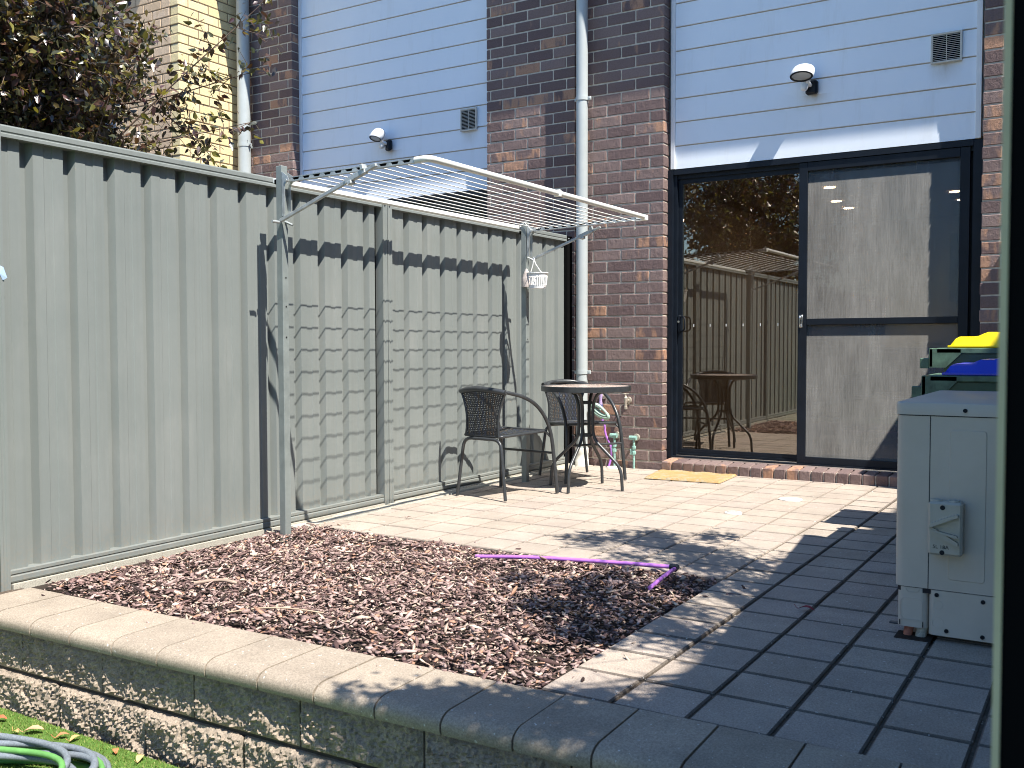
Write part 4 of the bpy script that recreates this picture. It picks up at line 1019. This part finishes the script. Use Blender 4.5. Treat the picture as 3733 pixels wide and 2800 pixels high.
for (x, z) in ((.150, .441), (.150, .300)): m.lathe([(0, .0006), (.0035, .0006), (.0038, .0012), (.0075, .0012), (.0075, 0)], n=14, M=Matrix.Translation((x, -.0622, z)) @ rotx())
m.pieces('isolator_screw', M_black, iso)
fc_ = bpy.data.curves.new('marking', 'FONT'); fc_.body = "5L 18A"; fc_.size = .016; fc_.extrude = .0003; fc_.align_x = 'CENTER'
fo = bpy.data.objects.new('marking', fc_); sc.collection.objects.link(fo)
dgp = bpy.context.evaluated_depsgraph_get(); me_ = bpy.data.meshes.new_from_object(fo.evaluated_get(dgp)); bpy.data.objects.remove(fo)
mo = bpy.data.objects.new('marking', me_); me_.materials.append(M_black); sc.collection.objects.link(mo); mo.parent = iso; mo.rotation_euler = (R(90), 0, 0); mo.location = (.146, -.0625, .312)
m = MB(); m.tube([(.050, .07, .05), (.040, .03, .02), (.036, .015, -.03)], .014, 12); m.build('lagged_pipe', M_copper, ac, smooth=50)
m = MB(); m.tube([(.088, .06, .05), (.080, .03, .02), (.074, .02, -.03)], .017, 12); m.build('drain_pipe', M_sleeper, ac, smooth=50)

tag(MB().box(3.080, 3.19, -3.588, -3.50, -.01, .0035).build('soil_gap', M_soil), kind='structure')
# ------------------------------------------------------------------ bins (front faces -X)
def wheelie(label, x, y, rimz, w_, d_, lidm, s_, rz=0):
    t = thing('wheelie_bin', label, 'bin', (x, y, 0), rz, 'wheelie bins against the right side')
    # body taper
    m = MB(); hw = w_/2; zt = rimz; lev = [(.06, .78, .10), (.12, .80, .08), (zt*.8, .93, .03), (zt-.03, .95, .02)]
    vs = []
    for z, f, ins in lev: vs += [(ins+.05, -hw*f, z), (d_-.03-ins*.5, -hw*f, z), (d_-.03-ins*.5, hw*f, z), (ins+.05, hw*f, z)]
    m.add(vs, [(j*4+k, j*4+(k+1) % 4, j*4+4+(k+1) % 4, j*4+4+k) for j in range(3) for k in range(4)]+[(3, 2, 1, 0)]); bo = m.build('body', M_bingreen, t)
    # rim with lifting comb at the front
    m = MB(); z1 = zt; z0 = zt-.028
    m.cbox(.03, d_, -hw, hw, z0, z1, .005)
    m.prism([(0, z1-.004), (0, z1-.035), (.0, z1-.095), (.075, z1-.095), (.14, z1-.029), (.14, z1-.006)], -hw, -hw+.012, lambda p, a_: (p[0], a_, p[1]))
    m.prism([(0, z1-.004), (0, z1-.035), (.0, z1-.095), (.075, z1-.095), (.14, z1-.029), (.14, z1-.006)], hw-.012, hw, lambda p, a_: (p[0], a_, p[1]))
    m.cbox(-.002, .018, -hw, hw, z1-.095, z1-.002, .004); m.cbox(-.045, -.003, -hw+.02, -hw+.05, z1-.100, z1-.050, .003); m.cbox(-.045, -.003, hw-.05, hw-.02, z1-.100, z1-.050, .003)
    m.box(.018, .14, -hw+.002, hw-.002, z1-.032, z1-.004); m.box(.018, .032, -hw+.002, hw-.002, z1-.094, z1-.03)
    for yy in (-hw*.4, 0, hw*.4): m.cbox(.018, .075, yy-.004, yy+.004, z1-.09, z1-.03, .001)
    m.prism([(.05, z1-.1), (.11, z1-.2), (.12, z1-.2), (.12, z1-.1)], -hw*.6, -hw*.55, lambda p, a_: (p[0], a_, p[1])); m.prism([(.05, z1-.1), (.11, z1-.2), (.12, z1-.2), (.12, z1-.1)], hw*.55, hw*.6, lambda p, a_: (p[0], a_, p[1]))
    m.build('rim', M_binrim, t)
    # lid: stepped dome
    m = MB(); nx_, ny_ = 26, 16; vs = []
    for j in range(ny_+1):
        for i in range(nx_+1):
            u, v = i/nx_, j/ny_; X = .085+(d_-.06)*u; Y = (v-.5)*2*(hw-.008)
            base = .052 if 0 < i < nx_ and 0 < j < ny_ else .0
            ed = min(i, nx_-i, j, ny_-j)
            zz = 0 if ed == 0 else (.040 if ed == 1 else .050)
            if ed >= 2: zz += .020*min(1, max(0, (u-.22)/.08))+.028*min(1, max(0, (u-.42)/.10))*(1 if .2 < v < .8 else .6)
            ins = 0 if ed == 0 else (.006 if ed == 1 else 0)
            vs.append((X+(ins if i <= 1 else 0), Y*(1-ins*1.5), z1+.002+zz*s_))
    m.add(vs, [(j*(nx_+1)+i, j*(nx_+1)+i+1, (j+1)*(nx_+1)+i+1, (j+1)*(nx_+1)+i) for j in range(ny_) for i in range(nx_)])
    m.cbox(.08, d_+.03, -hw+.002, hw-.002, z1+.001, z1+.012, .003)
    ld = m.build('lid', lidm, t, smooth=40)
    m = MB(); m.tube([(d_+.03, -hw+.04, z1-.02), (d_+.03, hw-.04, z1-.02)], .014, 10); m.build('handle', M_bingreen, t, smooth=50)
    for yy in (-hw-.0, hw):
        m = MB(); m.lathe([(.0, -.022), (.085, -.022), (.10, -.012), (.10, .012), (.085, .022), (0, .022)], n=24, M=Matrix.Translation((d_-.03, yy, .10)) @ rotx()); m.build('wheel', M_blackdark, t, smooth=40)
    return t
wheelie('dark green wheelie bin with a bright yellow lid', 2.905, -1.56, .932, .50, .60, M_yellow, 1.05)
wheelie('dark green wheelie bin with a blue lid beside the air conditioner', 2.955, -2.10, .815, .46, .52, M_blue, .95)

m = MB(); m.add([(.004, -4.722, 1.262), (.012, -4.712, 1.255), (.016, -4.700, 1.215), (.006, -4.712, 1.205), (.004, -4.724, 1.232)], [(0, 1, 2, 3, 4)]); m.add([(.003, -4.722, 1.262), (.011, -4.712, 1.255), (.015, -4.700, 1.215), (.005, -4.712, 1.205), (.003, -4.724, 1.232)], [(4, 3, 2, 1, 0)]); o = m.build('torn_tag', mat('pale_blue_plastic', (.45, .60, .85), .4)); tag(o, 'torn pale blue tag stuck on the fence post at the left edge', 'tag')
# ------------------------------------------------------------------ hose coil, leaves
hc = thing('hose_coil', 'untidy coil of grey and lime green garden hoses on the turf', 'garden hose', (.84, -5.325, LZ))
def loops(mat_, name, specs, rad):
    m = MB()
    for (cx_, cy_, a_, b_, rot, z, dz) in specs:
        pts = []
        for k in range(40):
            an = 2*math.pi*k/40; x, y = a_*math.cos(an), b_*math.sin(an); cr_, sr_ = math.cos(R(rot)), math.sin(R(rot))
            pts.append((cx_+x*cr_-y*sr_, cy_+x*sr_+y*cr_, z+dz*math.sin(an+rot)+.006*math.sin(3*an)))
        m.tube(pts, rad, 10, closed=True)
    return m.build(name, mat_, hc, smooth=50)
loops(M_hose, 'grey_loop', [(.0, .03, .36, .20, 22, .040, .012), (.02, .0, .34, .19, 26, .050, .010), (-.06, .0, .33, .17, 18, .066, .008), (.05, -.05, .30, .18, 30, .045, .01), (-.02, .02, .39, .23, 24, .022, .004), (.07, .02, .29, .15, 28, .058, .012)], .0105)
loops(M_hoseg, 'green_loop', [(.03, .0, .355, .20, 26, .036, .004), (.0, -.03, .30, .15, 20, .060, .006), (.06, -.01, .33, .19, 30, .015, .0)], .0095)
def leaf_obj(label, loc, L_, W2, c, rz, tilt=.2, curl=.25, name='fallen_leaf'):
    m = MB().col(*c); n = 8; vs = []
    for i in range(n+1):
        t = i/n; w2 = W2*math.sin(math.pi*min(1, t*.97+.02))**.8*(1+.15*((i % 2)*2-1)*.4); z = curl*L_*(math.sin(t*math.pi)*.5)
        vs += [(t*L_-L_/2, -w2, z+.35*w2), (t*L_-L_/2, 0, z), (t*L_-L_/2, w2, z+.35*w2)]
    m.add(vs, [(3*i, 3*i+3, 3*i+4, 3*i+1) for i in range(n)]+[(3*i+1, 3*i+4, 3*i+5, 3*i+2) for i in range(n)])
    m.tube([(-L_/2, 0, 0), (-L_*.62, 0, .004), (-L_*.78, .004, .014)], .0009, 5)
    o = m.build(name, M_chip, smooth=60); o.location = loc; o.rotation_euler = (0, -tilt, rz); return tag(o, label, 'leaf')
leaf_obj('crimson curled leaf lying on the shaded paving', (2.755, -3.42, .006), .062, .012, (.30, .05, .06), R(-10), .05, .3)
leaf_obj('large tan leaf on the turf at the lower left', (.625, -5.01, LZ+.012), .068, .017, (.72, .40, .24), R(35), .1, .2)
for i, (x, y, c, l_, lab) in enumerate([(.58, -5.045, (.65, .38, .16), .030, 'tiny orange leaf below the large tan leaf on the turf'), (.43, -5.01, (.60, .16, .08), .05, 'red brown leaf against the wall foot at the far left'), (.745, -4.985, (.62, .24, .12), .042, 'rusty leaf against the wall foot above the tan leaf'), (.80, -4.975, (.72, .42, .18), .04, 'yellow brown leaf at the wall foot right of the rusty one'), (1.115, -4.965, (.70, .52, .22), .045, 'yellow leaf at the wall foot nearest the hose coil'), (1.0, -4.97, (.66, .22, .10), .035, 'small red leaf at the wall foot above the hose coil')]):
    leaf_obj(lab, (x, y, LZ+.010), l_, l_*.26, c, R(30*i), .1, .3)
leaf_obj('small curled dry leaf on the pavers near the fence post', (.40, -2.68, .005), .030, .006, (.16, .07, .05), R(60), .05, .5)

# ------------------------------------------------------------------ near post of the camera-side verandah
vp = thing('verandah_post', 'dark out of focus verandah post at the right edge', 'post', (3.6005, -6.05, 0))
MB().cbox(.0, .105, -.03, .06, LZ, 2.9, .003).build('shaft', M_blackdark, vp)
MB().box(-.0005, .0048, -.0335, -.0295, LZ, 2.9).build('edge_strip', m_dusty('weathered_strip', (.66, .60, .36), .8), vp)

vr = thing('verandah_shade_roof', 'unseen flat verandah roof added to shade the near garden', 'roof', (4.10, -7.0, 2.9))  # added out of view to darken the coping and near ground
MB().box(0, 3.0, 0, 1.42, 0, .12).build('deck', M_soffit, vr); MB().box(-.02, 0, -.0, 1.44, -.08, .14).build('gutter', M_black, vr)
nb_ = thing('sky_blocker', 'tall unseen block added beyond the right fence to cut sky light', 'house', (6.2, -6, 0))  # added out of view to block sky light and deepen the shadows
MB().box(0, 5, -6, 6.5, -.4, 6.1).build('body', M_roof, nb_)

# ------------------------------------------------------------------ trees
T_leaf = np.array([(0, 0, 0), (.30, .30, .05), (-.30, .30, .05), (0, .42, -.01), (0, 1, -.06), (.20, .66, .04), (-.20, .66, .04)])
F_leaf = np.array([(0, 1, 3), (0, 3, 2), (1, 5, 3), (5, 4, 3), (2, 3, 6), (3, 4, 6)])
def leaves(P, size, pal, parent, name='crown', mtl=None, droop=.5, lum=1.5):
    n = len(P); s_ = size*rng.uniform(.6, 1.25, (n, 1)); d = rng.normal(0, 1, (n, 3)); d[:, 2] -= droop; d /= np.linalg.norm(d, axis=1)[:, None]
    a_ = rng.normal(0, 1, (n, 3)); x = np.cross(d, a_); x /= np.linalg.norm(x, axis=1)[:, None]; z = np.cross(x, d)
    V = (P[:, None]+s_[:, None]*(T_leaf[None, :, 0:1]*x[:, None]*.85+T_leaf[None, :, 1:2]*d[:, None]+T_leaf[None, :, 2:3]*z[:, None])).reshape(-1, 3)
    Fc = (F_leaf[None]+(np.arange(n)*7)[:, None, None]).reshape(-1, 3)
    c = pal[rng.integers(0, len(pal), n)]*rng.uniform(.7, 1.25, (n, 1))
    return np_mesh(name, V, Fc, mtl or M_leaf, np.repeat(np.clip(c*lum, 0, 1), 6, axis=0), parent)
pal_b = np.array([(.055, .055, .025), (.04, .045, .024), (.085, .045, .028), (.12, .09, .03), (.04, .032, .028), (.06, .028, .028), (.15, .14, .035)])
def branch_tree(name, label, base, crown_c, rad, nbr, nleaf, size, seed, extra=None, in_ok=None, trunk_r=.05):
    """limbs start on the trunk and end inside the crown; leaves sit round the twigs"""
    rs = np.random.default_rng(seed); root = thing(name, label, 'tree', base)
    b = Vector(base); c = Vector(crown_c); tr = MB(); tip = Vector((c.x, c.y, c.z+rad[2]*.3))
    fork = b.lerp(tip, .45)
    path = bez([b, b.lerp(fork, .5)+Vector((.04, -.03, 0)), fork, fork.lerp(tip, .5)+Vector((-.05, .04, 0)), tip], 4)
    tr.tube([p-b for p in path], [trunk_r*(1-.75*i/(len(path)-1)) for i in range(len(path))], 9)
    pts = []
    ends = []
    for i in range(nbr):
        while True:
            q = rs.normal(0, 1, 3); q /= np.linalg.norm(q); q *= rs.uniform(.35, 1)**.6
            e = Vector((c.x+q[0]*rad[0], c.y+q[1]*rad[1], c.z+q[2]*rad[2]))
            if in_ok is None or in_ok(e): break
        ends.append(e)
    if extra: ends += [Vector(e) for e in extra]
    for e in ends:
        k = int(rs.integers(len(path)//3, len(path))); s_ = path[k]; mid = s_.lerp(e, .55)+Vector(rs.normal(0, .06, 3)); bp = bez([s_, mid, e], 5)
        tr.tube([p-b for p in bp], [.010*(1-.8*j/(len(bp)-1)) for j in range(len(bp))], 5)
        for j in range(3, len(bp)):
            for _ in range(2):
                tw = bp[j]+Vector(rs.normal(0, .11, 3)); tr.tube([bp[j]-b, tw-b], [.0028, .001], 4, caps=False)
                pts.append((bp[j], tw))
    tr.build('trunk', M_bark, root, smooth=60)
    P = np.zeros((nleaf, 3)); idx = rs.integers(0, len(pts), nleaf); t = rs.uniform(0, 1.15, nleaf)
    A_ = np.array([tuple(p[0]) for p in pts]); B_ = np.array([tuple(p[1]) for p in pts])
    P = A_[idx]*(1-t[:, None])+B_[idx]*t[:, None]+rs.normal(0, .028, (nleaf, 3))
    if in_ok is not None:
        keep = np.array([in_ok(Vector(p)) for p in P]); P = P[keep]
    leaves(P-np.array(base), size, pal_b, root)
    return root
ext = [(-.75, -2.72, 2.28), (-.85, -2.60, 2.62), (-.75, -2.62, 3.0), (-1.1, -2.75, 2.15)]
branch_tree('bronze_tree', 'bronze leaved tree growing behind the left fence', (-2.1, -3.55, -.4), (-2.12, -3.50, 2.80), (1.12, 1.0, 1.1), 150, 34000, .056, 3, extra=ext)
branch_tree('bronze_tree', 'tree behind the left fence nearer the camera, seen mirrored in the door', (-1.6, -8.4, -.4), (-1.35, -8.3, 3.1), (1.9, 1.9, 1.8), 170, 26000, .085, 5, trunk_r=.07)
# tree beyond the right fence: throws the dappled shade
FI = 2107/2212
def out_of_frame(p):
    d = p-CP; z = d.dot(F)
    if z <= .1: return True
    u, v = d.dot(RT2)/z, d.dot(UP2)/z
    return not (-.55 < u < .545 and -.42 < v < .405) and p.z > 1.9
S_ = SUN/SUN.z
blobs = [(2.10, -3.35, .28, 10), (2.25, -3.75, .25, 12), (2.30, -3.25, .20, 7), (2.05, -2.85, .20, 6), (1.75, -2.62, .16, 4), (2.3, -2.6, .22, 6), (2.25, -4.05, .12, 6), (1.95, -3.55, .14, 5), (1.65, -2.35, .10, 2), (2.0, -2.3, .12, 3), (1.55, -2.75, .08, 2), (1.72, -2.45, .16, 5), (2.0, -2.62, .18, 7), (2.42, -2.80, .13, 4), (1.95, -3.88, .10, 4), (1.45, -2.62, .07, 2),
         (1.65, -3.60, .07, 2), (2.50, -3.9, .12, 3), (2.12, -4.86, .10, 5), (2.45, -4.80, .14, 8), (2.65, -4.7, .15, 8), (1.92, -4.90, .04, 1), (2.15, -4.85, .10, 8), (2.35, -4.78, .12, 9), (2.55, -4.62, .08, 4)]
ex2 = []; rs2 = np.random.default_rng(21)
for (x, y, r_, k) in blobs:
    for _ in range(k):
        for _t in range(40):
            z = rs2.uniform(2.3, 3.2); p_ = Vector((x+rs2.normal(0, r_*.6), y+rs2.normal(0, r_*.6), 0))+S_*z
            if out_of_frame(p_): ex2.append(tuple(p_)); break
sht = branch_tree('shade_tree', 'tree beyond the right fence that dapples the patio', (4.9, -4.6, -.4), (4.9, -4.6, 3.1), (.5, .7, .5), 10, 900, .046, 9, extra=ex2, in_ok=out_of_frame, trunk_r=.06)
E2 = np.array(ex2); nl = 8600; Pq = E2[rs2.integers(0, len(E2), nl)]+rs2.normal(0, .046, (nl, 3)); Pq = Pq[[out_of_frame(Vector(p)) for p in Pq]]
leaves(Pq-np.array((4.9, -4.6, -.4)), .05, pal_b, sht)
